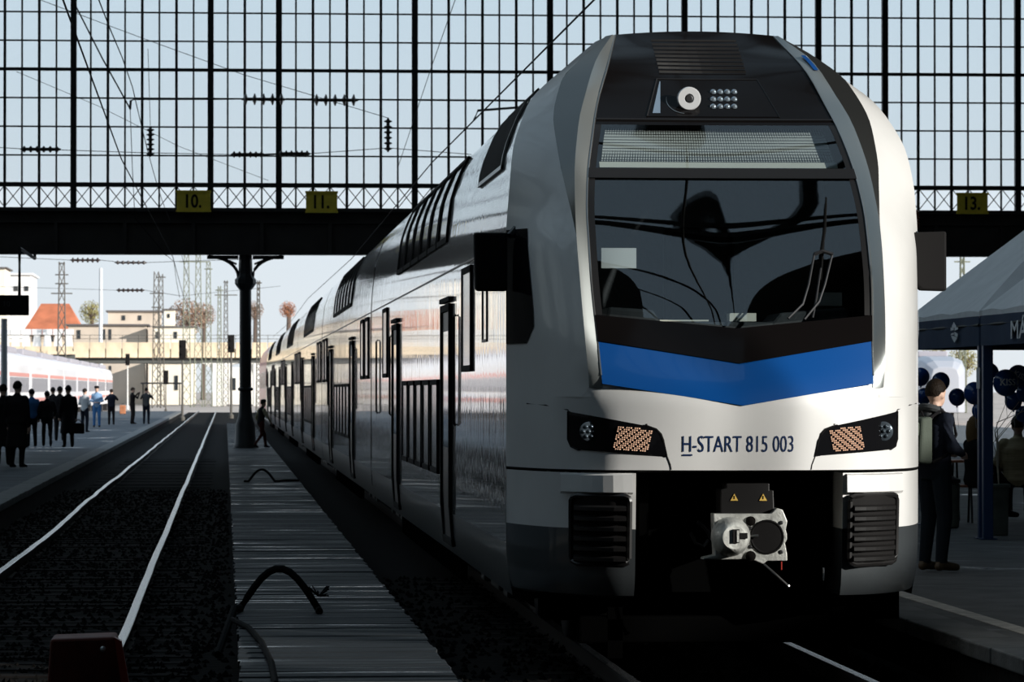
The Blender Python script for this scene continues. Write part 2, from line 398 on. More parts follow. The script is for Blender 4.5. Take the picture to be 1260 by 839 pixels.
tag(obj('track_ballast', stn, 'ballast', fix=False), 'loose dark ballast stones between the rails and platforms', 'ballast', kind='stuff')

# ------------------------------------------------------------------ the train hall around the camera
HX0, HX1, HY0, HY1 = -20.0, 34.0, -45.0, 108.0
YF = HY1
wlm = MB().box(HX0 - .5, HX0, HY0, HY1, -.25, 5.0).box(HX0 - .5, HX0, HY0, HY1, 13.5, 15); LWY = [(20 + i * 7.0, 24.4 + i * 7.0) for i in range(4)]; y_ = HY0
for a_, b_ in LWY: wlm.box(HX0 - .5, HX0, y_, a_, 5.0, 13.5); y_ = b_
wlm.box(HX0 - .5, HX0, y_, HY1, 5.0, 13.5)
wlo = struct('wall_left', wlm, 'hall_wall', 'tall side wall of the station hall with a row of high windows')
for a_, b_ in LWY:
    obj('pane', MB().box(HX0 - .27, HX0 - .25, a_, b_, 5.0, 13.5), 'sky_glass', wlo)
    gb = MB()
    for q_ in range(1, 4): gb.box(HX0 - .28, HX0 - .2, a_ + (b_ - a_) * q_ / 4 - .04, a_ + (b_ - a_) * q_ / 4 + .04, 5, 13.5)
    for q_ in range(1, 6): gb.box(HX0 - .28, HX0 - .2, a_, b_, 5 + 8.5 * q_ / 6 - .04, 5 + 8.5 * q_ / 6 + .04)
    obj('window_bars', gb, 'iron', wlo)
WY0, WY1, WZ0, WZ1 = -2.0, 15.0, 11.1, 16.6      # added unseen clerestory window, sized to aim sun at the nose
wr = MB().box(HX1, HX1 + .5, HY0, WY0, -.25, 18).box(HX1, HX1 + .5, WY1, HY1, -.25, 18).box(HX1, HX1 + .5, WY0, WY1, -.25, WZ0).box(HX1, HX1 + .5, WY0, WY1, WZ1, 18)
struct('wall_right', wr, 'hall_wall', 'tall side wall of the station hall with one added high window')
wn = MB()
for i in range(1, 4): y = WY0 + (WY1 - WY0) * i / 4; wn.box(HX1 + .2, HX1 + .3, y - .04, y + .04, WZ0, WZ1)
wo_ = struct('sun_window', wn, 'iron', 'high side window of the hall with iron bars')
obj('pane', MB().box(HX1 + .24, HX1 + .26, WY0, WY1, WZ0, WZ1), 'pane_glass', wo_)
# roof: glazed slope on the left of the ridge, boarded slope on the right
RX, RZ = 8.0, 27.0
struct('roof_boarding', MB().add([(RX, HY0, RZ), (HX1 + .5, HY0, 18), (HX1 + .5, HY1, 18), (RX, HY1, RZ), (RX, HY0, RZ + .2), (HX1 + .5, HY0, 18.2), (HX1 + .5, HY1, 18.2), (RX, HY1, RZ + .2)],
       [(0, 1, 2, 3), (4, 5, 6, 7), (0, 1, 5, 4), (3, 2, 6, 7), (0, 3, 7, 4), (1, 2, 6, 5)]), 'hall_roof', 'boarded slope of the hall roof')
def rz(x): return 15 + (x - HX0) * 12 / 28
GY0, GY1 = 12.0, 60.0                            # clear bay of the unseen left slope, placed to light nose and tents
for nm, ya, yb, m_, lb_ in (('roof_boarding', HY0, GY0, 'hall_roof', 'boarded left slope of the hall roof behind the viewer'), ('roof_glazing', GY0, GY1, 'sky_glass', 'unseen clear bay of the hall roof, placed to light nose and tents'), ('roof_glazing', GY1, HY1 - 3, 'dim_glass', 'unseen bays of the hall roof over the tracks, glass dimmed to hold daylight down'), ('roof_boarding', HY1 - 3, HY1, 'hall_roof', 'boarded strip of the hall roof by the end wall')):
    struct(nm, MB().add([(HX0, ya, 15), (RX, ya, RZ), (RX, yb, RZ), (HX0, yb, 15)], [(0, 1, 2, 3)]), m_, lb_, fix=False)
pu = MB(); x = HX0
while x < RX: pu.box(x - .05, x + .05, HY0, HY1, rz(x) - .25, rz(x) - .05); x += 1.4
struct('roof_purlins', pu, 'iron', 'thin iron purlins under the glazed roof')
ribs = thing('roof_frame', 'arched iron ribs carrying the hall roof', 'roof frame', (RX, HY0, 15), kind='structure')
def rib_mb(y):
    mb = MB(); lo = []; 
    for i in range(25):
        x = HX0 + (HX1 - HX0) * i / 24; t = (x - (HX0 + HX1) / 2) / 27.0
        lo.append((x, y, 9.5 + 14.5 * math.sqrt(max(0, 1 - t * t * .98))))
    mb.tube(lo, 0.28, 6)
    for i in range(0, 25):
        p = lo[i]; zt = rz(p[0]) if p[0] < RX else RZ - (p[0] - RX) * 9 / 26
        if zt - p[2] > .4: mb.tube([p, (p[0], y, zt - .1)], 0.09, 5)
    mb.tube([(HX0, y, 14.9), (RX, y, RZ - .1), (HX1, y, 17.9)], .2, 6)
    return mb
r0 = obj('rib', rib_mb(HY0 + 4), 'iron', ribs)
for i in range(1, 18): part(r0, (0, i * 8.5, 0), ribs)
g2 = MB().prism([(HX0, 14.9), (HX1, 14.9), (HX1, 18), (RX, RZ), (HX0, 15)], HY1, HY1 + .2)
struct('wall_gable', g2, 'hall_wall', 'gable wall over the glazed end of the hall')
g3 = MB().prism([(HX0, 14.9), (HX1, 14.9), (HX1, 18), (RX, RZ), (HX0, 15)], HY0, HY0 + .2)
g3.box(HX0, HX1, HY0, HY0 + .5, -.25, 5.0).box(HX0, HX1, HY0, HY0 + .5, 11.0, 14.95)
for i in range(9): x = HX0 + i * 6.7; g3.box(x - .4, x + .4, HY0, HY0 + .5, 5, 11)
wre = struct('wall_rear', g3, 'hall_wall', 'rear wall of the hall behind the viewer with a window band darkened to dim the hall')  # unseen; walled in and glazed dark to cut the ambient light
obj('pane', MB().box(HX0, HX1, HY0 + .24, HY0 + .26, 5, 11), 'roof_glass', wre)

# ------------------------------------------------------------------ glazed end wall over the tracks
fx = [atY(p, 100, YF).x for p in (90.6, 1252.0)]; PW = (fx[1] - fx[0]) / 56; X0 = fx[0]
zb = atY(300, 227, YF).z; PH = (atY(300, 86.5, YF).z - zb) / 4
THICK = {0, 8, 12, 20, 28, 36, 44, 48, 56, 64, 68, 76, -8, -16, -24, -32}
KL, KR, NR = -33, 79, 9
fac = thing('window_2', 'tall iron-barred glazed end wall of the station hall with sky behind', None, (X0, YF, zb), kind='structure')
del_cat = fac
for k in range(KL, KR + 1):
    x = X0 + k * PW
    hw = .085 if k in THICK else (.038 if k % 2 == 0 else .025)
    nm = 'main_mullion' if k in THICK else 'glazing_bar'
    obj(nm, MB().box(x - hw, x + hw, YF - hw * 1.2, YF + hw, zb - .68, zb + NR * PH), 'iron', fac)
for j in range(0, NR + 1):
    z = zb + j * PH; h = .045 if j in (0, 4, 8) else .022
    obj('transom', MB().box(X0 + KL * PW, X0 + KR * PW, YF - h, YF + h, z - h, z + h), 'iron', fac)
def hidden_by_train(px, py):
    if py < 36: return False
    a = [(36, 755), (90, 690), (135, 632), (190, 580), (256, 510)]; b = [(36, 949), (43, 969), (89, 1015), (127, 1045), (185, 1090), (226, 1108), (256, 1114)]
    def f(t): 
        for i in range(len(t) - 1):
            if py <= t[i + 1][0]: q = (py - t[i][0]) / (t[i + 1][0] - t[i][0]); return t[i][1] + (t[i + 1][1] - t[i][1]) * q
        return t[-1][1]
    return f(a) + 12 < px < f(b) - 12
pm = MB().box(0, PW - .03, -.004, .004, 0, PH - .03); p0 = None; rest = MB(); npan = 0
for j in range(NR):
    for k in range(KL, KR):
        x = X0 + k * PW + .015; z = zb + j * PH + .015
        a, b = proj((x + PW / 2, YF, z + PH / 2))
        if 2 < a < 1258 and b > -4 and not hidden_by_train(a, b) and npan < 300:
            npan += 1
            if p0 is None:
                p0 = obj('pane', pm, 'pane_glass', None); p0.parent = fac; p0.location = Vector((x, YF, z)) - Vector((X0, YF, zb))
            else: part(p0, Vector((x, YF, z)) - Vector((X0, YF, zb)), fac)
        else: rest.box(x, x + PW - .03, YF - .004, YF + .004, z, z + PH - .03)
tag(obj('remaining_panes', rest, 'pane_glass', fac), kind='stuff')
# lattice railing, girder
z1 = atY(300, 256.5, YF).z; zr = zb
lat = MB()
for k in range(KL, KR):
    xa = X0 + k * PW; xb = xa + PW; y = YF - .12
    lat.tube([(xa, y, z1 + .02), (xb, y, zr - .06)], .013, 4); lat.tube([(xa, y, zr - .06), (xb, y, z1 + .02)], .013, 4)
ra = thing('lattice_railing', 'iron criss-cross lattice railing along the top of the girder', 'railing', (X0, YF, z1))
tag(obj('lattice_bars', lat, 'iron', ra), kind='stuff')
obj('rail_bar', MB().box(X0 + KL * PW, X0 + KR * PW, YF - .16, YF - .08, zr - .09, zr - .03), 'iron', ra)
zg0 = atY(300, 313.5, YF).z
gd = thing('girder', 'long dark riveted iron girder spanning the tracks below the glazing', 'girder', (X0, YF, zg0))
xa, xb = HX0 + .01, HX1 - .01
obj('web', MB().box(xa, xb, YF - .10, YF + .10, zg0 + .06, z1 - .06), 'iron_brown', gd)
obj('top_flange', MB().box(xa, xb, YF - .38, YF + .38, z1 - .10, z1), 'iron_brown', gd)
obj('middle_flange', MB().box(xa, xb, YF - .26, YF - .1, z1 - .42, z1 - .38), 'iron_brown', gd)
obj('bottom_flange', MB().box(xa, xb, YF - .32, YF + .32, zg0, zg0 + .06), 'iron_brown', gd)
sf = obj('stiffener', MB().box(-.05, .05, YF - .28, YF - .1, zg0 + .06, z1 - .42), 'iron_brown', None)
sf.parent = gd; off = Vector((X0, YF, zg0)); n = 0
for k in range(KL, KR + 1, 4):
    if n == 0: sf.location = Vector((X0 + k * PW, 0, 0)) - off
    else: part(sf, Vector((X0 + k * PW, 0, 0)) - off, gd)
    n += 1
# cast-iron column on the walkway
cx = atY(302, 400, YF).x; cl = thing('iron_column', 'slender dark cast-iron column with bracketed capital on the plank walkway', 'column', (cx, YF, ZP))
def colz(py): return atY(302, py, YF).z
prof = [(.34, ZP), (.34, ZP + .06), (.30, ZP + .12), (.28, colz(523)), (.20, colz(512)), (.175, colz(500)), (.165, colz(482)), (.165, colz(352))]
obj('shaft', MB().lathe(prof, (cx, YF, 0), n=14), 'iron', cl, smooth=True)
obj('collar', MB().lathe([(.17, colz(481)), (.21, colz(480)), (.21, colz(477.5)), (.17, colz(476.5))], (cx, YF, 0), n=14), 'iron', cl)
obj('capital', MB().lathe([(.165, colz(357)), (.24, colz(353)), (.30, colz(349)), (.30, colz(344)), (.24, colz(341)), (.20, colz(337)), (.18, zg0 - .004)], (cx, YF, 0), n=8), 'iron', cl)
for s in (-1, 1):
    arc = [(cx + s * (.2 + .85 * (1 - math.cos(a))), YF, colz(341) + (zg0 - .05 - colz(341)) * math.sin(a)) for a in lin(0, PI / 2, 9)]
    b = obj('bracket', MB().tube(arc, .05, 6).tube([(cx + s * .2, YF, zg0 - .07), (cx + s * 1.08, YF, zg0 - .07)], .06, 6).tube([(cx + s * .25, YF, colz(325)), (cx + s * .62, YF, zg0 - .1)], .03, 5), 'iron', cl)

def numeral_sign(px0, px1, py0, py1, body, label):
    a = atY(px0, py0, YF - .5); b = atY(px1, py1, YF - .5)
    t = thing('platform_sign', label, 'sign', ((a.x + b.x) / 2, YF - .5, b.z))
    obj('board', MB().box(a.x, b.x, YF - .5, YF - .42, b.z, a.z), 'sign_yellow', t, bevel=.01)
    obj('frame', MB().box(a.x - .02, b.x + .02, YF - .53, YF - .41, a.z - .05, a.z + .01), 'sign_yellow', t); obj('frame', MB().box(a.x - .02, b.x + .02, YF - .53, YF - .41, b.z - .02, b.z + .035), 'sign_yellow', t)
    for xx_ in (a.x + .1, b.x - .14): obj('hanger', MB().box(xx_, xx_ + .04, YF - .45, YF - .384, b.z - .1, b.z + .05), 'iron', t)
    tm = text_mesh(body, .52, .004, .82, .012); xs = [v[0] for v in tm.v]; ys = [v[1] for v in tm.v]
    cxx = (a.x + b.x) / 2 - (max(xs) + min(xs)) / 2; cz = (a.z + b.z) / 2 - (max(ys) + min(ys)) / 2
    tm.v = [(v[0] + cxx, YF - .506 - v[2], v[1] + cz) for v in tm.v]
    o = obj('numeral', tm, 'black_matte', t, fix=False)
numeral_sign(217.5, 259, 234.5, 260, '10.', 'leftmost yellow sign on the girder, numbered 10')
numeral_sign(376.5, 415, 235.5, 261, '11.', 'yellow sign numbered 11, next to the train roof')
numeral_sign(1178, 1215.5, 237.5, 262.5, '13.', 'yellow sign numbered 13, right of the train')

# ------------------------------------------------------------------ the double-deck train
XC, Y0 = 3.345, 24.57; UF = 1.018                           # track centre, nose tip
train = thing('double_deck_train', 'white double-deck electric train with black windscreen and blue chevron on its nose', 'train', (XC, Y0, 0))
fA = pw([(0.4, .14), (1.2, .05), (1.74, 0.0), (2.05, .16), (2.33, .36), (3.335, 1.09), (3.72, 1.5), (4.02, 1.89), (4.378, 2.53)])
fB = pw([(1.70, .86, .17), (1.86, .875, .22), (2.147, .891, .36), (2.66, .919, .59), (2.97, .92, .78), (3.245, .90, .99), (3.58, .838, 1.29), (3.845, .768, 1.63), (4.06, .691, 1.85), (4.378, .56, 2.55)])
fC = pw([(0.4, .94, .34), (1.2, .95, .25), (1.70, .95, .25), (1.86, .955, .27), (2.147, .974, .33), (2.48, .991, .46), (2.9, 1.003, .68), (3.245, .99, .94), (3.655, .929, 1.33), (3.9, .85, 1.64), (4.15, .75, 1.97), (4.378, .585, 2.50)])
fF = pw([(0.4, .941, .345), (1.2, .951, .252), (2.147, .976, .335), (2.48, .993, .47), (2.88, 1.006, .70), (3.2, 1.045, .99), (3.4, 1.07, 1.18), (3.66, 1.08, 1.50), (4.0, .99, 1.95), (4.2, .81, 2.22), (4.378, .62, 2.62)])
SEC = [(1.355, .44), (1.385, .6), (1.4, .8), (1.4, 1.2), (1.4, 1.8), (1.4, 2.4), (1.4, 2.9), (1.385, 3.15), (1.345, 3.5), (1.27, 3.72), (1.19, 3.88), (.93, 4.13), (.67, 4.36), (.4, 4.41), (0, 4.43)]
fH = pw([(z, h) for h, z in SEC[:13]])
fE = pw([(0.4, 1.53), (3.2, 1.53), (3.4, 1.6), (3.66, 1.8), (4.0, 2.25), (4.2, 2.5), (4.36, 2.88)])
def P(u, w, z): return (XC + u * UF, Y0 + w, z)
def inner(u, z, d=0.0):                        # the screen panel between the pillars
    uB, wB = fB(z); wA = fA(z); return P(u, wA + (wB - wA) * min(1, abs(u) / uB) ** 1.6 + d, z)
LINW = 0.52                                    # how flat the cab flank runs from the pillar to the side joint
def flank(uF, wF, hw, wE, t, z=0):
    a = t * PI / 2; su, cw = math.sin(a), 1 - math.cos(a); L_ = LINW + (.9 - LINW) * smoothstep(2.75, 3.15, z)
    return uF + (hw - uF) * (su * (1 - L_) + t * L_), wF + (wE - wF) * (cw * (1 - L_) + t * L_)
def nose_w(a, z):
    uF, wF = fF(z); wA = fA(z)
    if a <= uF: return wA + (wF - wA) * (a / uF) ** 2.1
    hw, wE = fH(z), fE(z); lo, hi = 0.0, 1.0
    for _ in range(18):
        m = (lo + hi) / 2
        if flank(uF, wF, hw, wE, m, z)[0] < a: lo = m
        else: hi = m
    return flank(uF, wF, hw, wE, lo, z)[1]
def fascia(u, z, d=0.0):                       # white nose below the panel, rounded into the flank
    a = abs(u); w_ = nose_w(a, z); k = smoothstep(1.86, 1.62, z)
    if k > 0 and .72 < a < 1.2:
        r = .17 * smoothstep(.72, .86, a) * smoothstep(1.2, 1.08, a); m = sum(nose_w(a + r * q / 3, z) for q in range(-3, 4)) / 7; w_ = w_ + (m - w_) * k
    return P(u, w_ + d, z)
def shoulder(s, t, z, d=0.0):                  # flank from the pillar round to the side joint
    uF, wF = fF(z); hw, wE = fH(z), fE(z); u, w_ = flank(uF, wF, hw, wE, t, z); u2, w2 = flank(uF, wF, hw, wE, min(1, t + .01), z); u1, w1 = flank(uF, wF, hw, wE, max(0, t - .01), z)
    n = Vector((s * (w2 - w1), -(u2 - u1), 0)); n.normalize()
    return Vector(P(s * u, w_, z)) + n * d
def zV(u, edge, mid, ue=.89): return mid + (edge - mid) * min(1, abs(u) / ue)
# painted shell: one part per visible panel
us = lin(-1, 1, 41)
def band(za, zb_, rows=5, d=0.0):              # panel between two lines za(u), zb(u) on the screen surface
    g = []
    for i in range(rows):
        row = []
        for k in us:
            zc = za(k) + (zb_(k) - za(k)) * i / (rows - 1); uB = fB(zc)[0]; row.append(inner(k * uB, zc, d))
        g.append(row)
    return MB().grid(g)
z_bb = lambda k: zV(k, 1.887, 1.745, 1); z_bt = lambda k: zV(k, 2.168, 2.018, 1); z_vt = lambda k: zV(k, 2.34, 2.25, 1)
Z_M0, Z_M1, Z_U1 = 3.275, 3.345, 3.66
blue = obj('blue_chevron', band(z_bb, z_bt, 5, -.012), 'blue_band', train, smooth=True); blue['label'] = 'bright blue V-shaped band'
visor = obj('black_visor', band(z_bt, z_vt, 5, -.02), 'black_panel', train, smooth=True)
ins = .045
def glassband(za, zb_, rows, d):
    g = []
    for i in range(rows):
        row = []
        for k in us:
            zc = za(k) + (zb_(k) - za(k)) * i / (rows - 1); row.append(inner(k * (fB(zc)[0] - ins), zc, d))
        g.append(row)
    return MB().grid(g)
ws = obj('windscreen', glassband(lambda k: z_vt(k) + .01, lambda k: Z_M0, 12, -.004), 'screen_glass', train, smooth=True); ws['label'] = 'dark reflecting windscreen'
uw = obj('upper_windscreen', glassband(lambda k: Z_M1, lambda k: Z_U1, 5, -.004), 'screen_glass', train, smooth=True)
obj('screen_crossbar', band(lambda k: Z_M0, lambda k: Z_M1, 3, -.02), 'black_satin', train, smooth=True)
for s in (-1, 1):
    sur = MB()
    for za, zb_ in ((2.34, Z_M0), (Z_M1, Z_U1)):
        sur.grid([[inner(s * (fB(z)[0] - ins - .004), z, -.006), inner(s * (fB(z)[0] + .002), z, -.006)] for z in lin(za, zb_, 14)])
    obj('screen_surround', sur, 'black_satin', train, smooth=True)
# black head panel above the screen
rows = [[inner(k * fB(z)[0], z, 0) for k in us] for z in lin(Z_U1, 4.378, 12)]
topz = lambda u: 4.378 + .03 * (1 - (u / .6) ** 2)
rows[-1] = [(p[0], p[1], topz((p[0] - XC) / UF)) for p in rows[-1]]
head = obj('head_panel', MB().grid(rows), 'black_panel', train, smooth=True)
cap = []
front = rows[-1]; back = [P(k * .67, 2.98 - .1 * abs(k), 4.43 - .07 * abs(k) ** 2.2) for k in us]
for i in range(4):
    t = i / 3; cap.append([tuple(Vector(a) * (1 - t) + Vector(b) * t) for a, b in zip(front, back)])
obj('roof_fairing', MB().grid(cap), 'black_panel', train, smooth=True)
for s in (-1, 1):
    zs = lin(1.86, 4.378, 32)
    def dp_(z): return .03 * smoothstep(1.90, 1.87, z)
    g = [[P(s * fB(z)[0], fB(z)[1] - .006 + dp_(z), z), P(s * (fB(z)[0] * .35 + fC(z)[0] * .65), fB(z)[1] * .45 + fC(z)[1] * .55 - .012 + dp_(z), z), P(s * fC(z)[0], fC(z)[1] + dp_(z), z)] for z in zs]
    p = obj('screen_pillar', MB().grid(g), 'pillar_silver', train, smooth=True); p['label'] = 'satin silver pillar beside the windscreen'
    tr = [Vector(P(s * fB(z)[0], fB(z)[1] - .012, z)) for z in zs if z > 1.89]
    obj('bright_trim', MB().tube(tr, .006, 5), 'steel', p)
    zs2 = lin(2.86, 4.378, 18)
    g = [[P(s * fC(z)[0], fC(z)[1], z), P(s * fF(z)[0], fF(z)[1], z)] for z in zs2]
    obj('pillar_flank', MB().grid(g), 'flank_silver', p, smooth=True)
    # shoulder shell
    zs3 = lin(1.80, 4.36, 44); g = [[tuple(shoulder(s, t, z)) for t in lin(0, 1, 13)] for z in zs3]
    for i, z in enumerate(zs3):
        if z < 2.88: g[i][0] = P(s * fC(z)[0], fC(z)[1], z)
        if z < 1.93: g[i][0] = P(s * (fC(z)[0] - .03), fC(z)[1] + .006, z)
    sh = obj('shoulder_panel', MB().grid(g), 'paint_front', train, smooth=True)
    # cab side window
    zz = lin(2.16, 2.94, 8); g = []
    for z in zz:
        q = (z - 2.16) / .78; t0 = (.56 if s < 0 else .9) + .10 * max(0, q - .35) * (s < 0) + .10 * max(0, .12 - q) / .12; g.append([tuple(shoulder(s, t, z, .006)) for t in lin(t0, .985, 8)])
    sw = obj('cab_side_window', MB().grid(g), 'black_gloss', sh, smooth=True)
    # small marker light near the top of the shoulder
    if s > 0:
        ml = [[tuple(Vector(P(s * (fC(z)[0] - .01 - d), fC(z)[1] - .012, z))) for d in (0, .03)] for z in lin(4.08, 4.2, 4)]
        obj('marker_light', MB().grid(ml), 'blue_band', p)
# lower white fascia up to the chevron
ucols = [1.0 * math.sin(a) for a in lin(-PI / 2, PI / 2, 61)]
def full_u(z): return fH(z)
g = []
NZ = 14
for i in range(NZ):
    row = []
    for k in ucols:
        zlo = 1.325; 
        # u at nominal height, top follows the chevron inside the pillars and meets the shoulder outside
        uu = k * 1.4; a = abs(uu)
        zt = zV(uu, 1.893, 1.748, .875) if a < .875 else 1.893 + (1.80 - 1.893) * smoothstep(.96, 1.0, a)
        z = zlo + (zt - zlo) * i / (NZ - 1); hw = fH(z); row.append(fascia(max(-hw, min(hw, uu * hw / 1.4)), z))
    g.append(row)
fas = obj('nose_fascia', MB().grid(g), 'paint_front', train, smooth=True)
# ledge between fascia top edge and the recessed chevron
lg = [[], []]
for k in lin(-.875, .875, 31):
    z = zV(k, 1.893, 1.748, .875); lg[0].append(fascia(k, z)); q = inner(k, z - .004, -.012); lg[1].append((q[0], q[1] + .02, q[2]))
obj('chevron_ledge', MB().grid(lg), 'paint_front', fas)
gap = [[fascia(u, 1.325, .0) for u in lin(-1.4, 1.4, 61)], [fascia(u, 1.312, .03) for u in lin(-1.4, 1.4, 61)]]
obj('panel_gap', MB().grid(gap), 'black_matte', fas)
# closing floor of the fascia over the coupler bay
fl = [[fascia(u, 1.325, 0) for u in lin(-.67, .67, 21)], [P(u, 1.2, 1.335) for u in lin(-.67, .67, 21)]]
obj('bay_roof', MB().grid(fl), 'shade_black', fas)
# running number, wrapped on the nose
tm = text_mesh('H-START 815 003', .152, 0.0, .70, -.0006); xs = [v[0] for v in tm.v]
pa = atY(840.5, 556, Y0 + .02); pb = atY(977, 556, Y0 + .02); k = (pb.x - pa.x) / UF / (max(xs) - min(xs)); ua = (pa.x - XC) / UF; zt = pa.z
tm.v = [fascia(ua + (v[0] - min(xs)) * k, zt + v[1], -.004) for v in tm.v]
num = obj('running_number', tm, 'text_navy', fas, fix=False); num['label'] = 'dark blue lettering H-START 815 003'
obj('number_underline', MB().grid([[fascia(ua + d, zt + z, -.004) for d in lin(.0, .062, 4)] for z in (-.026, -.015)]), 'text_navy', num)

# headlights
def poly_panel(poly, d, n=10):                 # fill a polygon (u,z) with quads wrapped on the fascia
    us_ = [p[0] for p in poly]; a, b = min(us_), max(us_); top = []; bot = []
    def cross(u):
        zs = []
        for i in range(len(poly)):
            p, q = poly[i], poly[(i + 1) % len(poly)]
            if (p[0] - u) * (q[0] - u) <= 0 and abs(p[0] - q[0]) > 1e-9: zs.append(p[1] + (q[1] - p[1]) * (u - p[0]) / (q[0] - p[0]))
        return (min(zs), max(zs)) if zs else (0, 0)
    cols = sorted(set(lin(a + 1e-4, b - 1e-4, n * 2) + [min(b - 1e-4, max(a + 1e-4, p[0])) for p in poly])); g = []
    for u in cols:
        z0, z1_ = cross(u); g.append([fascia(u, z, d) for z in lin(z0, z1_, 6)])
    return MB().grid(g)
LAMP = [(1.077, 1.705), (1.077, 1.52), (1.06, 1.475), (1.02, 1.455), (.475, 1.418), (.50, 1.52), (.515, 1.56), (.545, 1.592), (.60, 1.612)]
for s in (-1, 1):
    poly = [(s * u, z) for u, z in LAMP]
    hl = obj('headlight', poly_panel(poly, -.008, 14), 'black_gloss', train, smooth=True); hl['label'] = 'dark slanted headlight unit'
    edge = [Vector(fascia(u, z, -.006)) for u, z in poly]; edge.append(edge[0])
    obj('lamp_frame', MB().tube(edge, .006, 5), 'black_matte', hl)
    lu, lz = s * .955, 1.575; c = Vector(fascia(lu, lz, -.014))
    obj('main_lamp', MB().lathe([(.064, .012), (.064, -.004), (.056, -.010), (.02, -.012)], c, 'y', 20), 'lamp_dim', hl, smooth=True)
    ring = MB()
    for i in range(7):
        a = 2 * PI * i / 6; r = .036 if i < 6 else 0
        ring.ball((c.x + r * math.cos(a), c.y - .012, c.z + r * math.sin(a)), .014, 8, 6)
    obj('lamp_lens', ring, 'lamp_dim', hl, smooth=True)
    amb = MB()
    for i in range(17):
        for j in range(12):
            u = .572 + i * .0128 + (11 - j) * .0028; z = 1.45 + j * .0128 + i * .0008
            if (i + j) % 4 == 0: continue
            if z > 1.60 + (u - .6) * .19 - .012: continue
            q = fascia(s * u, z, -.013); amb.box(q[0] - .0048, q[0] + .0048, q[1] - .004, q[1] + .012, q[2] - .0045, q[2] + .0045)
    a = obj('led_panel', amb, 'lamp_amber', hl); a['label'] = 'pale orange light-emitting panel'
    obj('lamp_seam', MB().tube([Vector(fascia(s * u, z, -.001)) for u, z in ((.478, 1.42), (.455, 1.36), (.45, 1.328))], .004, 4), 'black_matte', fas)
    # crease over the lamp
    cr = [Vector(fascia(s * u, z, -.001)) for u, z in ((1.30, 1.755), (1.20, 1.745), (1.077, 1.715), (.60, 1.622))]
    obj('lamp_crease', MB().tube(cr, .004, 4), 'black_matte', fas)

# lower skirts with grilles
for s in (-1, 1):
    zs = lin(.50, 1.305, 12); g = []
    for z in zs:
        hw = fH(z); g.append([fascia(s * u, z, .012 + .05 * smoothstep(.6, .5, z)) for u in [.667 + (hw - .667) * t for t in [1 - (1 - q) ** 1.8 for q in lin(0, 1, 20)]]])
    mb = MB(); n = 20
    for i in range(11):
        mb.k = 1 if zs[i + 1] < .965 else 0; mb.grid([g[i], g[i + 1]])
    # inner flank towards the coupler bay
    mb.k = 0; hi = [z for z in zs if z >= .95]; lo = [z for z in zs if z < .98]
    mb.grid([[g[i][0], (g[i][0][0], g[i][0][1] + .7, z)] for i, z in enumerate(zs) if z >= .90])
    mb.k = 1; mb.grid([[g[i][0], (g[i][0][0], g[i][0][1] + .7, z)] for i, z in enumerate(zs) if z < .99])
    mb.grid([[g[0][j], (g[0][j][0] * .97 + XC * .03, g[0][j][1] + .3, .47)] for j in range(n)])
    sk = obj('corner_skirt', mb, ['paint_front', 'paint_grey'], train, smooth=True); sk['label'] = 'lower corner skirt, white over dark grey'
    # bevelled ledge above the grille
    led = [[fascia(s * u, z, d) for u in lin(.69, 1.12, 8)] for z, d in ((1.30, .012), (1.29, -.03), (1.18, -.045), (1.165, .0))]
    obj('grille_hood', MB().grid(led), 'paint_front', sk, smooth=False)
    poly = [(.71, 1.12), (.715, 1.145), (.74, 1.157), (1.03, 1.157), (1.055, 1.145), (1.062, 1.12), (1.06, .76), (1.05, .725), (1.02, .708), (.75, .705), (.72, .72), (.71, .75)]
    gm = poly_panel([(s * u, z) for u, z in poly], -.03, 10); grl = obj('air_grille', gm, 'black_matte', train, smooth=True)
    rim = [Vector(fascia(s * u, z, -.04)) for u, z in poly]; rim.append(rim[0])
    obj('grille_rim', MB().tube(rim, .018, 6), 'black_satin', grl, smooth=True)
    for i in range(6):
        z = 1.095 - i * .066; L = []
        for u in lin(.735, 1.045, 9):
            L.append([fascia(s * u, z, -.035), fascia(s * u, z - .012, -.085), fascia(s * u, z - .034, -.085), fascia(s * u, z - .046, -.035)])
        m_ = MB().grid(L); b = len(m_.v); m_.face([0, 1, 2, 3]); m_.face([b - 1, b - 2, b - 3, b - 4])
        obj('slat', m_, 'black_satin', grl)

# coupler bay and coupler
obj('bay_back', MB().box(XC - .68, XC + .68, Y0 + 1.0, Y0 + 1.05, .15, 1.34), 'shade_black', train)
obj('bay_beam', MB().box(XC - .6, XC + .6, Y0 + .75, Y0 + 1.0, .5, .72).box(XC - .62, XC - .56, Y0 + .5, Y0 + 1.0, .72, 1.3).box(XC + .56, XC + .62, Y0 + .5, Y0 + 1.0, .72, 1.3), 'shade_black', train)
def cp(px, py, w=0.12): return atY(px, py, Y0 + w)
W = .10; a = cp(878, 630, W); b = cp(968.5, 691, W)
hd_poly = [(878, 632), (949, 632), (956, 625), (963, 627), (966, 634), (969, 641), (967, 652), (968.5, 657), (968.5, 664), (966, 668), (968.5, 681), (969, 690), (944, 690), (939, 694), (925, 688), (865, 688.5), (866, 686), (880, 683)]
hp = [(cp(x, y, W).x, cp(x, y, W).z) for x, y in hd_poly]
cpl = obj('coupler', MB().prism(hp, Y0 + W, Y0 + W + .16), 'steel_white', train, bevel=.006); cpl['label'] = 'worn whitish automatic coupler head with cone and socket'
c = cp(943.5, 660.5, W)
obj('coupler_socket', MB().lathe([(.113, -.006), (.105, -.012), (.092, -.004), (.088, .004), (.02, .002)], (c.x, Y0 + W - .002, c.z), 'y', 28), 'black_matte', cpl, smooth=True)
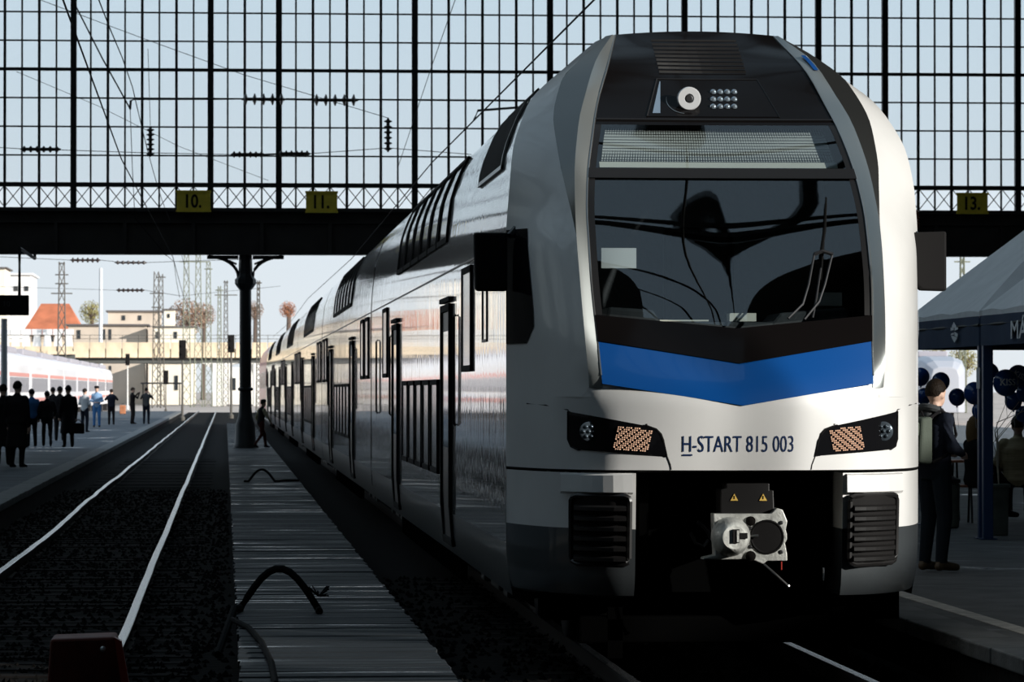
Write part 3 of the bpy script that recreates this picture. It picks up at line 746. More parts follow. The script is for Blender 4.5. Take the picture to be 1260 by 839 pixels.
obj('socket_pin', MB().tube([(c.x - .11, Y0 + W - .03, c.z + .008), (c.x - .06, Y0 + W - .035, c.z + .008)], [.006, .012], 8), 'steel', cpl)
k_ = cp(899, 660, W); c2 = (k_.x, Y0 + W, k_.z)
obj('coupler_cone', MB().lathe([(.13, .0), (.122, -.05), (.105, -.12), (.088, -.17), (.075, -.182), (.03, -.184)], c2, 'y', 26), 'steel_white', cpl, smooth=True)
k2 = cp(907, 659, W - .17)
obj('cone_slot', MB().box(k2.x - .030, k2.x + .012, Y0 + W - .20, Y0 + W - .15, k2.z - .045, k2.z + .042).box(k2.x + .012, k2.x + .065, Y0 + W - .195, Y0 + W - .1, k2.z - .018, k2.z + .018), 'black_matte', cpl)
obj('cone_key', MB().box(k2.x - .006, k2.x + .008, Y0 + W - .207, Y0 + W - .19, k2.z - .04, k2.z + .035), 'steel_white', cpl)
bolts = MB()
for px, py, r in ((923.5, 641, .032), (923.5, 684, .034)):
    q = cp(px, py, W); bolts.lathe([(r, .0), (r, -.014), (r * .5, -.03), (r * .3, -.034)], (q.x, Y0 + W, q.z), 'y', 12)
obj('coupler_bolt', bolts, 'rust', cpl, smooth=True)
for px, py in ((961, 643), (961, 679), (923, 650), (923, 672.5), (884, 644)):
    q = cp(px, py, W); obj('small_bolt', MB().lathe([(.014, 0), (.014, -.006), (.007, -.008)], (q.x, Y0 + W, q.z), 'y', 8), 'dark_steel', cpl)
eb = [(886, 632), (886, 602), (893, 600), (893, 594.5), (946, 594.5), (946, 603), (951, 603), (952, 632)]
ebx = obj('electric_head', MB().prism([(cp(x, y, .2).x, cp(x, y, .2).z) for x, y in eb], Y0 + .17, Y0 + .42), 'black_satin', cpl, bevel=.006)
for px in (903.5, 939):
    t3 = [(px - 4.8, 616), (px, 607.3), (px + 4.8, 616)]
    obj('warning_triangle', MB().prism([(cp(x, y, .165).x, cp(x, y, .165).z) for x, y in t3], Y0 + .162, Y0 + .17), 'warning_yellow', cpl)
    obj('warning_mark', MB().prism([(cp(px + dx, y, .16).x, cp(px + dx, y, .16).z) for dx, y in ((-.5, 614), (.5, 614), (.7, 610), (-.7, 610))], Y0 + .159, Y0 + .163), 'black_matte', cpl)
obj('coupler_shaft', MB().tube([(XC, Y0 + .25, c.z), (XC, Y0 + 1.0, c.z)], .1, 12), 'black_satin', cpl)
obj('release_lever', MB().tube([cp(940, 694, .1), cp(955, 707, .06), cp(969, 720, .04)], .008, 6).ball(cp(970, 721, .04), .012, 8, 6), 'steel', cpl)
for pts in ([(858, 642), (864, 646), (871, 654), (874, 662)], [(872, 664), (866, 672), (856, 668), (850, 655)]):
    obj('hose', MB().tube([cp(x, y, .2) for x, y in pts], .012, 6), 'dark_steel', cpl)
obj('red_tag', MB().box(*sorted((cp(960, 0, .12).x, cp(961.4, 0, .12).x)), Y0 + .1, Y0 + .104, cp(960, 701, .1).z, cp(960, 691, .1).z), 'red_paint', cpl)
# track guard under the nose
obj('track_guard', MB().box(XC - 1.0, XC + 1.0, Y0 + .75, Y0 + .9, .16, .34), 'shade_black', train, bevel=.02)
obj('front_beam', MB().box(XC - 1.2, XC + 1.2, Y0 + 1.0, Y0 + 1.6, .3, .5), 'shade_black', train)
for s in (-1, 1):
    obj('guard_iron', MB().box(XC + s * .755 - .05, XC + s * .755 + .05, Y0 + .75, Y0 + .8, .06, .4), 'shade_black', train)

# wiper
def scr(px, py, d=-.03):
    rr = ray(px, py); lo, hi = 24.2, 26.6
    for _ in range(40):
        m = (lo + hi) / 2; p = CAM + rr * (m / rr.y); q = inner((p.x - XC) / UF, p.z, d)
        if q[1] > m: lo = m
        else: hi = m
    return p
wp = obj('wiper_arm', MB().tube([scr(x, y, -.06) for x, y in ((970, 392), (988, 374), (995, 350), (1002, 312))], .008, 6).tube([scr(x, y, -.06) for x, y in ((990, 393), (1008, 371), (1015, 350), (1024, 313))], .008, 6)
         .tube([scr(x, y, -.05) for x, y in ((1000, 391), (1004, 370), (1010, 330))], .007, 6), 'dark_steel', ws, smooth=True)
obj('wiper_head', MB().tube([scr(1002, 313, -.06), scr(1012, 309, -.07), scr(1025, 313, -.06)], .014, 6), 'dark_steel', ws)
obj('wiper_blade', MB().tube([scr(x, y, -.05) for x, y in ((1016.5, 243), (1015, 280), (1011, 310))], [.006, .010, .012], 6).tube([scr(x, y, -.035) for x, y in ((1016.5, 250), (1014, 290), (1010, 345))], .008, 5), 'rubber', ws)

# head panel details: display, lamp, small lights, intake grille
zp0, zp1 = 3.725, 4.01
g = [[inner(k * (.455 if z < 3.8 else .455), z, -.008) for k in lin(-1, 1, 15)] for z in (zp0, zp1)]
def hp_u(z): return .45 + (.345 - .45) * (z - zp0) / (zp1 - zp0)
dp = obj('display_panel', MB().grid([[inner(k * hp_u(z), z, -.008) for k in lin(-1, 1, 15)] for z in lin(zp0, zp1, 5)]), 'black_panel', head, smooth=True)
frm = MB()
for s in (-1, 1): frm.tube([inner(s * hp_u(z), z, -.01) for z in lin(zp0, zp1, 5)], .005, 4)
frm.tube([inner(k * hp_u(zp1), zp1, -.01) for k in lin(-1, 1, 9)], .005, 4)
frm.tube([inner(k * fB(3.70)[0], 3.70, -.01) for k in lin(-1, 1, 11)], .007, 4)
obj('panel_joint', frm, 'dark_steel', head)
def hd(px, py, d=-.014):
    rr = ray(px, py); lo, hi = 25.2, 27.4
    for _ in range(40):
        m = (lo + hi) / 2; p = CAM + rr * (m / rr.y); q = inner((p.x - XC) / UF, p.z, d)
        if q[1] > m: lo = m
        else: hi = m
    return p
lp = hd(846, 122.5); lp = lp + Vector((0, -.075, 0))
ringm = MB(); prof = [(.082, .02), (.082, -.012), (.076, -.02), (.034, -.02), (.030, -.014), (.026, .0)]
ringm.lathe(prof, lp, 'y', 28)
tl = obj('top_headlight', ringm, 'lamp_white', head, smooth=True); tl['label'] = 'round white top headlight'
obj('lamp_core', MB().lathe([(.029, .0), (.029, -.016), (.02, -.02)], lp, 'y', 16), 'dark_steel', head)
for i in range(4):
    for j in range(3):
        q = hd(877.5 + i * 8.6, 113.5 + j * 9); obj('small_light', MB().ball(q, .0225, 10, 6, (1, .6, 1)), 'lamp_clear', head, smooth=True)
arc_ = [hd(846 + 26 * math.cos(a), 122 + 18 * math.sin(a), -.012) for a in lin(PI * .55, PI * 1.05, 10)]
obj('lamp_glint_ring', MB().tube(arc_, .003, 4), 'steel', head)
obj('clear_strip', MB().grid([[hd(803, 139), hd(812.5, 139)], [hd(811.5, 100), hd(812.5, 100)]]), 'lamp_clear', head)
for i in range(9):
    z = 4.06 + i * .033; hwid = .30
    obj('intake_slat', MB().grid([[inner(k * .30 - .02, z, -.004) for k in lin(-1, 1, 9)], [inner(k * .30 - .02, z + .016, -.03) for k in lin(-1, 1, 9)]]), 'black_satin', head)

# mirrors
for s, rect in ((-1, (583.5, 624.5, 286, 358)), (1, (1119, 1165, 286, 358))):
    Ym = Y0 + (1.30 if s < 0 else 1.35); a = atY(rect[0], rect[2], Ym); b = atY(rect[1], rect[3], Ym)
    x0, x1 = (a.x, b.x)
    if s > 0: poly = [(a.x, a.z), (b.x, a.z + .01), (b.x, b.z), (atY(1134, 357, Ym).x, b.z + .005), (atY(1125, 347, Ym).x, atY(1125, 347, Ym).z), (atY(1124, 318, Ym).x, atY(0, 318, Ym).z)]
    else: poly = [(a.x, a.z), (b.x, a.z), (b.x, b.z), (a.x + .02, b.z), (a.x + .01, b.z + .02)]
    m_ = obj('side_mirror', MB().prism(poly, Ym, Ym + .12), 'black_matte', train, bevel=.015); m_['label'] = 'black rear-view mirror housing'
    xe = XC + s * 1.37
    obj('mirror_arm', MB().tube([((x1 if s < 0 else x0) - s * .02, Ym + .06, a.z - .02), (xe, Ym + .10, a.z + .03), (XC + s * 1.33, Ym + .12, a.z + .02)], .025, 6), 'black_satin', m_)

# cab interior
cab = obj('cab_interior', MB().box(XC - 1.0, XC + 1.0, Y0 + 3.0, Y0 + 3.05, 1.6, 4.0).box(XC - .85, XC + .85, Y0 + 1.0, Y0 + 3.0, 1.9, 1.95), 'cloth_grey', train)
dsh = [(-.84, 2.18), (.84, 2.18), (.80, 2.40), (.35, 2.36), (.30, 2.30), (-.45, 2.30), (-.5, 2.38), (-.80, 2.40)]
obj('dashboard', MB().prism([(XC + u, z) for u, z in dsh], Y0 + .75, Y0 + 1.3), 'cloth_grey', cab, bevel=.02)
obj('desk_paper', MB().box(XC - .45, XC - .12, Y0 + .80, Y0 + 1.0, 2.305, 2.315).box(XC + .02, XC + .2, Y0 + .8, Y0 + .95, 2.305, 2.36).box(XC + .62, XC + .78, Y0 + .80, Y0 + .84, 2.41, 2.50), 'cream', cab)
obj('driver_seat', MB().box(XC - .25, XC + .25, Y0 + 1.9, Y0 + 2.35, 2.0, 2.3).box(XC - .25, XC + .25, Y0 + 2.25, Y0 + 2.4, 2.3, 3.0), 'black_matte', cab, bevel=.05)
q0, q1 = scr(740, 305), scr(783, 330); yy = q0.y + .25
a = atY(740, 305, yy); b = atY(783, 330, yy)
obj('cab_notice', MB().box(a.x, b.x, yy, yy + .01, b.z, a.z), 'paper', cab)
bl = []
for z in lin(3.40, 3.64, 5): bl.append([inner(k * (fB(z)[0] - .09), z, .12) for k in lin(-1, 1, 21)])
sb = obj('sun_blind', MB().grid(bl), 'blind', cab); sb['label'] = 'mesh sun blind behind the upper windscreen'
wl_ = MB()
for i in range(90):
    k = -1 + 2 * i / 89; wl_.tube([inner(k * (fB(z)[0] - .09), z, .115) for z in (3.40, 3.64)], .0020, 4)
for i in range(12):
    z = 3.41 + .23 * i / 11; wl_.tube([inner(k * (fB(z)[0] - .09), z, .115) for k in lin(-1, 1, 9)], .0018, 4)
obj('blind_mesh', wl_, 'black_matte', cab)
obj('blind_bar', MB().grid([[inner(k * (fB(3.38)[0] - .08), z, .10) for k in lin(-1, 1, 15)] for z in (3.355, 3.395)]), 'cream', cab)

# car bodies
fS = pw([(z, h) for h, z in SEC[:12]])
def side(z, y, s=-1, d=0.0):                   # a point on the body side, pushed out by d
    h = fS(z); dh = (fS(z + .01) - fS(z - .01)) / .02; n = Vector((s, 0, -s * s * dh)).normalized()
    return (XC + s * h * UF + n.x * d, y, z + n.z * d)
def side_patch(y0, y1, z0, z1, d, s=-1, nz=6): return MB().grid([[side(z, y, s, d) for y in (y0, y1)] for z in lin(z0, z1, nz)])
def frame_patch(y0, y1, z0, z1, t, d, s=-1):
    mb = MB()
    for a, b, c, e_ in ((y0, y1, z0, z0 + t), (y0, y1, z1 - t, z1), (y0, y0 + t * 1.6, z0, z1), (y1 - t * 1.6, y1, z0, z1)):
        ys = (a, a, b, b); ds = (0, d, d, 0); zz = lin(c, e_, 2 if e_ - c < .1 else 7)
        zz = [zz[0]] + zz + [zz[-1]]
        mb.grid([[side(z, y, s, 0 if k in (0, len(zz) - 1) else dd) for y, dd in zip(ys, ds)] for k, z in enumerate(zz)])
    return mb
def body_mb(ya, yb):
    half = [(h, z) for h, z in SEC]; ring = [(-h, z) for h, z in half] + [(h, z) for h, z in half[::-1][1:]]
    rows = []; ys = lin(0, 1, 8); mb = MB()
    for t in ys: rows.append([(XC + u * UF, (ya(z, u) * (1 - t) + yb * t), z) for u, z in ring])
    n = len(ring); mb.v = [p for r in rows for p in r]
    for i in range(len(rows) - 1):
        for j in range(n - 1):
            zm = (ring[j][1] + ring[j + 1][1]) / 2; mb.k = 1 if zm < .9 else (2 if zm > 4.2 else 0)
            mb.face([i * n + j, i * n + j + 1, (i + 1) * n + j + 1, (i + 1) * n + j])
    mb.k = 2; mb.face([(len(rows) - 1) * n + j for j in range(n)])
    return mb
def fit_car(car, y0, y1, lower, mids, doors, uppers, rails):
    for a, b in lower:
        wdw = obj('lower_window', side_patch(a, b, 1.13, 1.90, .012), 'window_dark', car, smooth=True)
        obj('lower_window_frame', frame_patch(a - .06, b + .06, 1.09, 1.94, .05, .024), 'black_matte', car)
    for a, b in mids:
        obj('mid_window', side_patch(a, b, 2.03, 2.78, .012), 'window_dark', car); obj('mid_window_frame', frame_patch(a - .06, b + .06, 1.99, 2.82, .05, .020), 'black_matte', car)
    for a, b in uppers:
        obj('upper_window', side_patch(a, b, 3.17, 3.86, .005, nz=9), 'black_gloss', car, smooth=True); obj('upper_window_frame', frame_patch(a - .06, b + .06, 3.13, 3.88, .05, .018), 'black_matte', car)
    for a, b in doors:
        d = obj('door_leaf', side_patch(a, b, .56, 2.52, .010), 'black_satin', car, smooth=True)
        obj('door_glass', side_patch(a + .2, b - .2, 1.35, 2.35, .016), 'black_gloss', car)
        obj('door_frame', frame_patch(a - .07, b + .07, .52, 2.58, .06, .030), 'black_matte', car)
        obj('door_header', MB().box(XC - 1.46, XC - 1.42, a - .1, b + .1, 2.60, 2.64), 'black_matte', car)
    for y in rails:
        obj('grab_rail', MB().tube([(XC - 1.43, y, 1.55), (XC - 1.45, y, 1.57), (XC - 1.45, y, 2.45), (XC - 1.43, y, 2.47)], .014, 6), 'black_matte', car)
    obj('waist_seam', side_patch(y0 + .1, y1 - .1, 2.855, 2.872, .004, nz=2), 'black_satin', car)
    sk = MB().box(XC - 1.33, XC - 1.27, y0 + 6.6, y1 - 6.6, .22, .46)
    obj('underframe', sk, 'shade_black', car); obj('underfloor', MB().box(XC - 1.0, XC + 1.0, y0 + .5, y1 - .5, .3, .46), 'black_matte', car)
    for yc in (y0 + 3.6, y1 - 3.6):
        bg_ = MB().box(XC - 1.22, XC - 1.05, yc - 1.9, yc + 1.9, .42, .60).box(XC - 1.25, XC - 1.03, yc - .45, yc + .45, .3, .58)
        for dy in (-1.25, 1.25): bg_.box(XC - 1.26, XC - 1.02, yc + dy - .2, yc + dy + .2, .3, .62).tube([(XC - 1.14, yc + dy + .35, .42), (XC - 1.14, yc + dy + .35, .66)], .07, 8)
        obj('bogie_frame', bg_, 'dark_steel', car, bevel=.02)
        for dy in (-1.25, 1.25):
            for s in (-1, 1):
                obj('wheel', MB().lathe([(.43, -.06), (.46, -.05), (.46, .05), (.43, .06), (.30, .05), (.28, .02), (.12, .04)] if s > 0 else [(.12, -.04), (.28, -.02), (.30, -.05), (.43, -.06), (.46, -.05), (.46, .05), (.43, .06)], (XC + s * .76, yc + dy, .46), 'x', 24), 'dark_steel', car, smooth=True)
CARS = [(26.1, 50.15), (50.45, 75.95), (76.25, 101.7), (102.0, 127.5), (127.8, 153.2), (153.5, 178.5)]
def std(y): return [(y + 8.7 + i * 1.62, y + 10.0 + i * 1.62) for i in range(5)], [(y + .75, y + 1.75), (y + 2.5, y + 3.5), (y + 21.8, y + 22.8), (y + 23.6, y + 24.6)], [(y + 6.7, y + 8.0), (y + 18.4, y + 19.7)], [(y + 8.2 + i * 1.62, y + 9.55 + i * 1.62) for i in range(6)], [y + 6.2, y + 20.4]
for i, (ya, yb) in enumerate(CARS):
    if i == 0:
        f = lambda z, u: Y0 + (fE(min(z, 4.36)) if abs(u) > .66 else 2.98 - .1 * abs(u) / .67)
        car = obj('car_body', body_mb(f, yb), ['paint_side_shaded', 'paint_grey', 'train_roof'], train, smooth=True)
        lo = [(34.35 + k * 1.42, 35.45 + k * 1.42) for k in range(5)]
        fit_car(car, ya, yb, lo, [(29.7, 30.75), (45.2, 46.3)], [(32.4, 33.6), (42.3, 43.5)], [(33.3 + k * 1.62, 34.65 + k * 1.62) for k in range(6)], [31.7, 44.1, 48.0])
        obj('front_upper_window', side_patch(27.1, 29.4, 3.44, 3.95, .012, nz=7), 'black_matte', car, smooth=True)
        obj('front_upper_window_frame', frame_patch(27.0, 29.5, 3.41, 3.98, .03, .016), 'steel', car)
        obj('side_hatch', frame_patch(28.0, 28.5, 2.2, 2.62, .02, .008), 'black_satin', car)
    else:
        car = obj('car_body', body_mb(lambda z, u, y=ya: y, yb), ['paint_side_shaded', 'paint_grey', 'train_roof'], train, smooth=True)
        fit_car(car, ya, yb, *std(ya))
    if i < 5:
        obj('gangway_bellows', MB().prism([(XC + h * .95, .3 + (z - .3) * .97) for h, z in SEC] + [(XC - h * .95, .3 + (z - .3) * .97) for h, z in SEC[::-1][1:]], yb - .02, yb + .34), 'black_matte', train)
    car['label'] = 'glossy white double-deck car with window rows' if i else 'glossy white front car behind the cab'
# red rear car coupled behind
car = obj('car_body', body_mb(lambda z, u: 179.0, 215), ['red_paint', 'paint_grey', 'train_roof'], train, smooth=True); car['label'] = 'red rear car'
for k in range(8): obj('window', side_patch(181 + k * 4.2, 183.6 + k * 4.2, 1.9, 2.7, .012), 'window_dark', car)
for k in range(6): obj('wheel', MB().lathe([(.46, -.06), (.46, .06)], (XC - .76, 182 + k * 6, .46), 'x', 16), 'dark_steel', car)

# ------------------------------------------------------------------ overhead line inside the hall
def wire(name, pts, r, label, grp='overhead wires'):
    o = obj(name, MB().tube(pts, r, 5), 'black_matte', None); return tag(o, label, 'wire', grp)
wire('contact_wire', [(XC + .1 * (-1) ** i, y, 5.42) for i, y in enumerate((20, 60, 104, 150, 200, 260))], .010, 'contact wire running above the double-deck train')
wire('contact_wire', [(-1.52 + .1 * (-1) ** i, y, 5.45) for i, y in enumerate((20, 60, 104, 150, 200, 260))], .010, 'contact wire above the empty left track')
wire('catenary_wire', [(-1.5, y, 6.35 + .45 * (2 * abs((y % 60) / 60 - .5)) ** 2) for y in range(20, 262, 6)], .008, 'sagging upper catenary wire over the empty left track')
YC = 101.0
def ins_mb(c, L, axis, r=.12, n=6):
    prof = [(.02, -L / 2), (.035, -L * .46)]
    for i in range(n):
        h = -L * .40 + L * .8 * i / (n - 1); prof += [(.045, h - L * .05), (r, h - L * .012), (r * .95, h + L * .012), (.045, h + L * .04)]
    prof += [(.035, L * .46), (.02, L / 2)]
    return MB().lathe(prof, c, axis, 10)
def insulator(x0, x1, py, label, Y=YC, n=6, r=.12):
    a = atY(x0, py, Y); b = atY(x1, py, Y)
    o = obj('insulator', ins_mb(((a.x + b.x) / 2, Y, a.z), b.x - a.x, 'x', r, n), 'insulator', smooth=True); return tag(o, label, 'insulator', 'insulators on the cross-span wires')
insulator(297, 352, 122, 'ribbed horizontal insulator on upper cross-span, left of the pair', n=5, r=.16)
insulator(384, 441, 123, 'ribbed horizontal insulator on upper cross-span, right of the pair', n=5, r=.16)
insulator(25, 75, 183.5, 'small horizontal insulator near the left edge above the girder', n=6, r=.09)
insulator(284, 326, 190, 'ribbed insulator on lower cross-span, left of the pair', n=6, r=.09)
insulator(342, 382, 189, 'ribbed insulator on lower cross-span, right of the pair', n=6, r=.09)
def vins(px, y0, y1, label, Y=YC, r=.11):
    a = atY(px, y0, Y); b = atY(px, y1, Y)
    o = obj('hanging_insulator', ins_mb((a.x, Y, (a.z + b.z) / 2), a.z - b.z, 'z', r, 6), 'insulator', smooth=True); return tag(o, label, 'insulator', 'hanging insulators')
vins(185, 156, 193, 'hanging insulator string between signs and left column bar'); vins(477.5, 145, 187, 'hanging insulator string left of the train roof')
v3 = vins(1128.5, 258, 281, 'pale brown hanging insulator above the right mirror', Y=YF - .46, r=.085); v3.data.materials[0] = M['bench_wood']
wire('span_wire', [atY(-60, 119, YC), atY(262, 122.5, YC), atY(297, 122, YC)], .012, 'upper cross-span wire at the left')
wire('span_wire', [atY(352, 122, YC), atY(384, 122.6, YC)], .03, 'short link between the two upper span insulators')
wire('span_wire', [atY(441, 123, YC), atY(560, 124, YC), atY(700, 125, YC)], .012, 'upper cross-span wire running behind the train roof')
wire('span_wire', [atY(-60, 178, YC), atY(25, 183, YC)], .01, 'lower span wire at the left edge')
wire('span_wire', [atY(75, 184.5, YC), atY(180, 188, YC), atY(284, 190, YC)], .01, 'lower span wire between two insulators')
wire('span_wire', [atY(382, 189, YC), atY(477, 182, YC), atY(580, 190, YC)], .01, 'lower span wire left of the train roof')
wire('span_wire', [atY(326, 190, YC), atY(342, 189.5, YC)], .025, 'short link between the two lower span insulators')
wire('drop_wire', [atY(185, 156, YC), atY(183, 90, YC), atY(182, 60, YC)], .008, 'wire holding up the hanging insulator by sign 10')
wire('drop_wire', [atY(477.5, 145, YC), atY(400, 122, YC)], .008, 'wire bracing the hanging insulator by the train')
wire('drop_wire', [atY(50, 0, YC), atY(170, 45, YC), atY(300, 92, YC), atY(477, 145, YC)], .009, 'long thin wire sloping across the glazing')
wire('drop_wire', [atY(20, 88, YC), atY(120, 130, YC), atY(220, 180, YC), atY(330, 222, YF - .1)], .007, 'thin wire sloping down behind sign 10')
wire('drop_wire', [atY(160, 130, YC - 2), atY(163, 210, YC - 2), atY(166, 268, YC - 2), atY(205, 315, YC - 2)], .010, 'feeder wire hanging down past the girder')
wire('drop_wire', [atY(560, 0, 70), atY(530, 85, 84), atY(490, 205, YC)], .008, 'thin wire slanting left of the train roof')
ba = atY(160, 124, YC - 2); bb = atY(264, 121.5, YC - 2)
t = tag(obj('registration_arm', MB().tube([(ba.x, YC - 2, ba.z - .22), (ba.x + .02, YC - 2, ba.z), (ba.x + .12, YC - 2, ba.z + .05), bb], .035, 6), 'iron'), 'black steadying arm bent down at its left end', 'arm', 'registration arms')
wire('drop_wire', [atY(92, 5, YC - 2), atY(126, 72, YC - 2), (ba.x, YC - 2, ba.z - .2)], .02, 'diagonal tie rod above the left steadying arm')
bc = atY(588, 136, YC - 2)
tag(obj('registration_arm', MB().tube([(bc.x - .1, YC - 2, bc.z - .25), (bc.x, YC - 2, bc.z), atY(640, 132, YC - 2), atY(700, 131, YC - 2), atY(712, 131, YF - .05)], .035, 6), 'iron'), 'black steadying arm above the train roof', 'arm', 'registration arms')

YO = 170
wire('span_wire', [atY(-20, 315, YO), atY(88, 320, YO)], .012, 'span wire outside below the girder, left piece')
insulator(86, 124, 320, 'ribbed insulator hanging outside just below the girder', YO, 6, .12)
wire('span_wire', [atY(124, 320, YO), atY(142, 322, YO)], .012, 'short span wire between the two outside insulators')
insulator(141, 181, 323, 'second ribbed insulator outside below the girder', YO, 6, .09)
wire('span_wire', [atY(181, 323, YO), atY(235, 321, YO), atY(345, 318, YO)], .012, 'span wire outside running to the iron column')
insulator(143, 178, 357, 'thin insulator outside above the tan building', YO + 6, 6, .10)
wire('span_wire', [atY(178, 357, YO + 6), atY(222, 364, YO + 6)], .012, 'span wire outside sloping to the lattice masts')
wire('span_wire', [atY(-20, 352, YO + 6), atY(143, 357, YO + 6)], .008, 'thin span wire outside over the orange roof')
wire('span_wire', [atY(222, 364, YO + 6), atY(345, 352, YO + 6)], .008, 'thin span wire outside behind the iron column')
wire('drop_wire', [atY(205, 314, YO), atY(214, 322, YO), atY(217, 345, YO), atY(221, 366, YO)], .012, 'kinked feeder wire outside below the girder')
# ------------------------------------------------------------------ outside: bridge, houses, masts, trains
def pbox(mb, px0, px1, py0, py1, Y, depth=4):
    a = atY(px0, py0, Y); b = atY(px1, py1, Y); return mb.box(a.x, b.x, Y, Y + depth, b.z, a.z)
YB = 480
br = thing('road_bridge', 'long pale stone road bridge over the tracks in the distance', 'bridge', (atY(200, 440, YB).x, YB, -.2))
xl, xr = atY(-70, 420, YB).x, atY(520, 420, YB).x; zt, zb2 = atY(0, 421, YB).z, atY(0, 440, YB).z; zs_ = atY(0, 446.5, YB).z
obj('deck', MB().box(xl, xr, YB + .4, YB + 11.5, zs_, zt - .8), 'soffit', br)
pn0 = None; k = 0; x = xl
while x < xr:
    if pn0 is None: pn0 = obj('parapet_panel', MB().box(0, 1.9, -.35, .15, 0, zt - zb2), 'stone', None, bevel=.04); pn0.parent = br; pn0.location = Vector((x, YB, zb2)) - br.location
    else: part(pn0, Vector((x, YB, zb2)) - br.location, br)
    x += 2.02
rl = MB()
x = xl
while x < xr: rl.box(x - .03, x + .03, YB, YB + .06, zt, zt + .9); x += 2.02
for h in (.45, .9): rl.box(xl, xr, YB, YB + .05, zt + h - .03, zt + h + .03)
tag(obj('guard_rail', rl, 'mast', br), kind='stuff')
for (p0, p1) in ((262, 278), (312, 322), (350, 362), (400, 412), (-40, -20), (60, 70)):
    a = atY(p0, 447, YB); b = atY(p1, 447, YB); mb = MB().box(a.x, b.x, YB, YB + 11.5, -.25, zs_)
    # rounded haunches either side
    for s, xe in ((-1, a.x), (1, b.x)):
        poly = [(xe, zs_ + .02)] + [(xe + s * 1.9 * math.sin(t_), zs_ - 1.9 * (1 - math.cos(t_)) * 1.0) for t_ in lin(PI / 2, 0, 2)][:0] + [(xe + s * (1.6 - 1.6 * math.sin(t_)), zs_ - 1.6 + 1.6 * math.cos(t_)) for t_ in lin(0, PI / 2, 7)]
        mb.prism(poly, YB + .3, YB + 11.4)
    obj('pier', mb, 'stone_pale', br)
def house(name, label, px0, px1, py0, Y, depth, m, wins, roofm=None, roofpy=None, winm='window_dark', cat='building'):
    a = atY(px0, py0, Y); b = atY(px1, py0, Y); t = thing(name, label, cat, ((a.x + b.x) / 2, Y, -.22))
    obj('wall', MB().box(a.x, b.x, Y, Y + depth, -.22, a.z), m, t)
    for (w0, w1, v0, v1) in wins:
        mb = MB(); pbox(mb, w0, w1, v0, v1, Y - .12, .2); obj('window', mb, winm, t)
    if roofm:
        zr_ = atY(0, roofpy, Y).z
        if roofpy < py0 - 3:
            obj('roof', MB().add([(a.x - .5, Y - .6, a.z), (b.x + .5, Y - .6, a.z), (b.x + .5, Y + depth + .6, a.z), (a.x - .5, Y + depth + .6, a.z), (a.x + (b.x - a.x) * .25, Y + depth / 2, zr_), (b.x - (b.x - a.x) * .25, Y + depth / 2, zr_)],
                           [(0, 1, 5, 4), (1, 2, 5), (2, 3, 4, 5), (3, 0, 4), (3, 2, 1, 0)]), roofm, t)
        else: obj('roof', MB().box(a.x - .4, b.x + .4, Y - .5, Y + depth + .5, a.z, zr_), roofm, t)
    return t
house('warehouse', 'low flat-roofed tan building behind the bridge with cream end wall', 84, 180, 400.5, 560, 14, 'wall_tan', [(126.5, 129.5, 405, 418), (134, 137, 405, 418), (95, 99, 406, 417)], 'roof_grey', 398.5)
house('warehouse', 'bright cream gable wall standing right of the tan building', 190, 240, 402, 557, 14, 'wall_cream', [(192, 196, 408, 416), (214, 218, 408, 416)], 'roof_grey', 400.8)
house('warehouse', 'tall tan block with pale right end rising behind the flat roofs', 133, 198, 383.5, 640, 8, 'wall_tan', [(150, 154, 388, 394), (170, 174, 388, 394)], 'roof_grey', 381.5)
house('warehouse', 'small white roof block on the tan building', 202.5, 215, 381, 652, 8, 'wall_cream', [(206, 209, 386, 391)], 'roof_grey', 379.5)
house('house', 'house with a broad orange tiled roof left of the bridge', 30, 100, 412, 580, 16, 'wall_tan', [(40, 46, 414, 420), (60, 66, 414, 420)], 'roof_red', 372)
house('house', 'second lower orange-roofed house behind the white stairs', 62, 118, 416, 600, 14, 'wall_tan', [(84, 88, 418, 422)], 'roof_red', 398)
house('apartment_block', 'white apartment block with balconies at the left edge', -60, 38, 338, 620, 20, 'white_paint', [(2, 8, 352, 358), (17, 22, 352, 358), (30, 35, 352, 358), (2, 8, 370, 378), (17, 22, 370, 378), (-12, -6, 352, 358)], 'white_paint', 336)
house('apartment_block', 'slim cream block at the far left behind the display board', -40, 6, 330, 600, 15, 'wall_cream', [(-8, -4, 345, 352)], 'roof_grey', 328.5)
# wall under the bridge, station building in the distance
house('goods_shed', 'tan shed wall seen beneath the bridge', 100, 178, 445, 520, 8, 'wall_tan', [(127, 130, 450, 468), (134.5, 137, 450, 462)])
house('goods_shed', 'sunlit cream shed with a thin canopy below the bridge', 183, 236, 446, 516, 8, 'wall_cream', [(215, 219, 462, 480)], 'roof_grey', 444.8)
cn = thing('shed_canopy', 'thin dark canopy on posts in front of the cream shed', 'canopy', atY(205, 472, 505)); a = atY(174, 470.5, 505); b = atY(223, 472.5, 505)
obj('roof', MB().box(a.x, b.x, 500, 508, b.z, a.z), 'roof_grey', cn)
for px in (176, 198, 221): q = atY(px, 480, 502); obj('post', MB().box(q.x - .08, q.x + .08, 501.9, 502.1, -.22, b.z), 'mast', cn)
house('goods_shed', 'pale pink shed wall right of the bridge pier', 278, 345, 452, 530, 8, 'stone_pale', [(284, 290, 465, 480), (300, 305, 465, 480)])
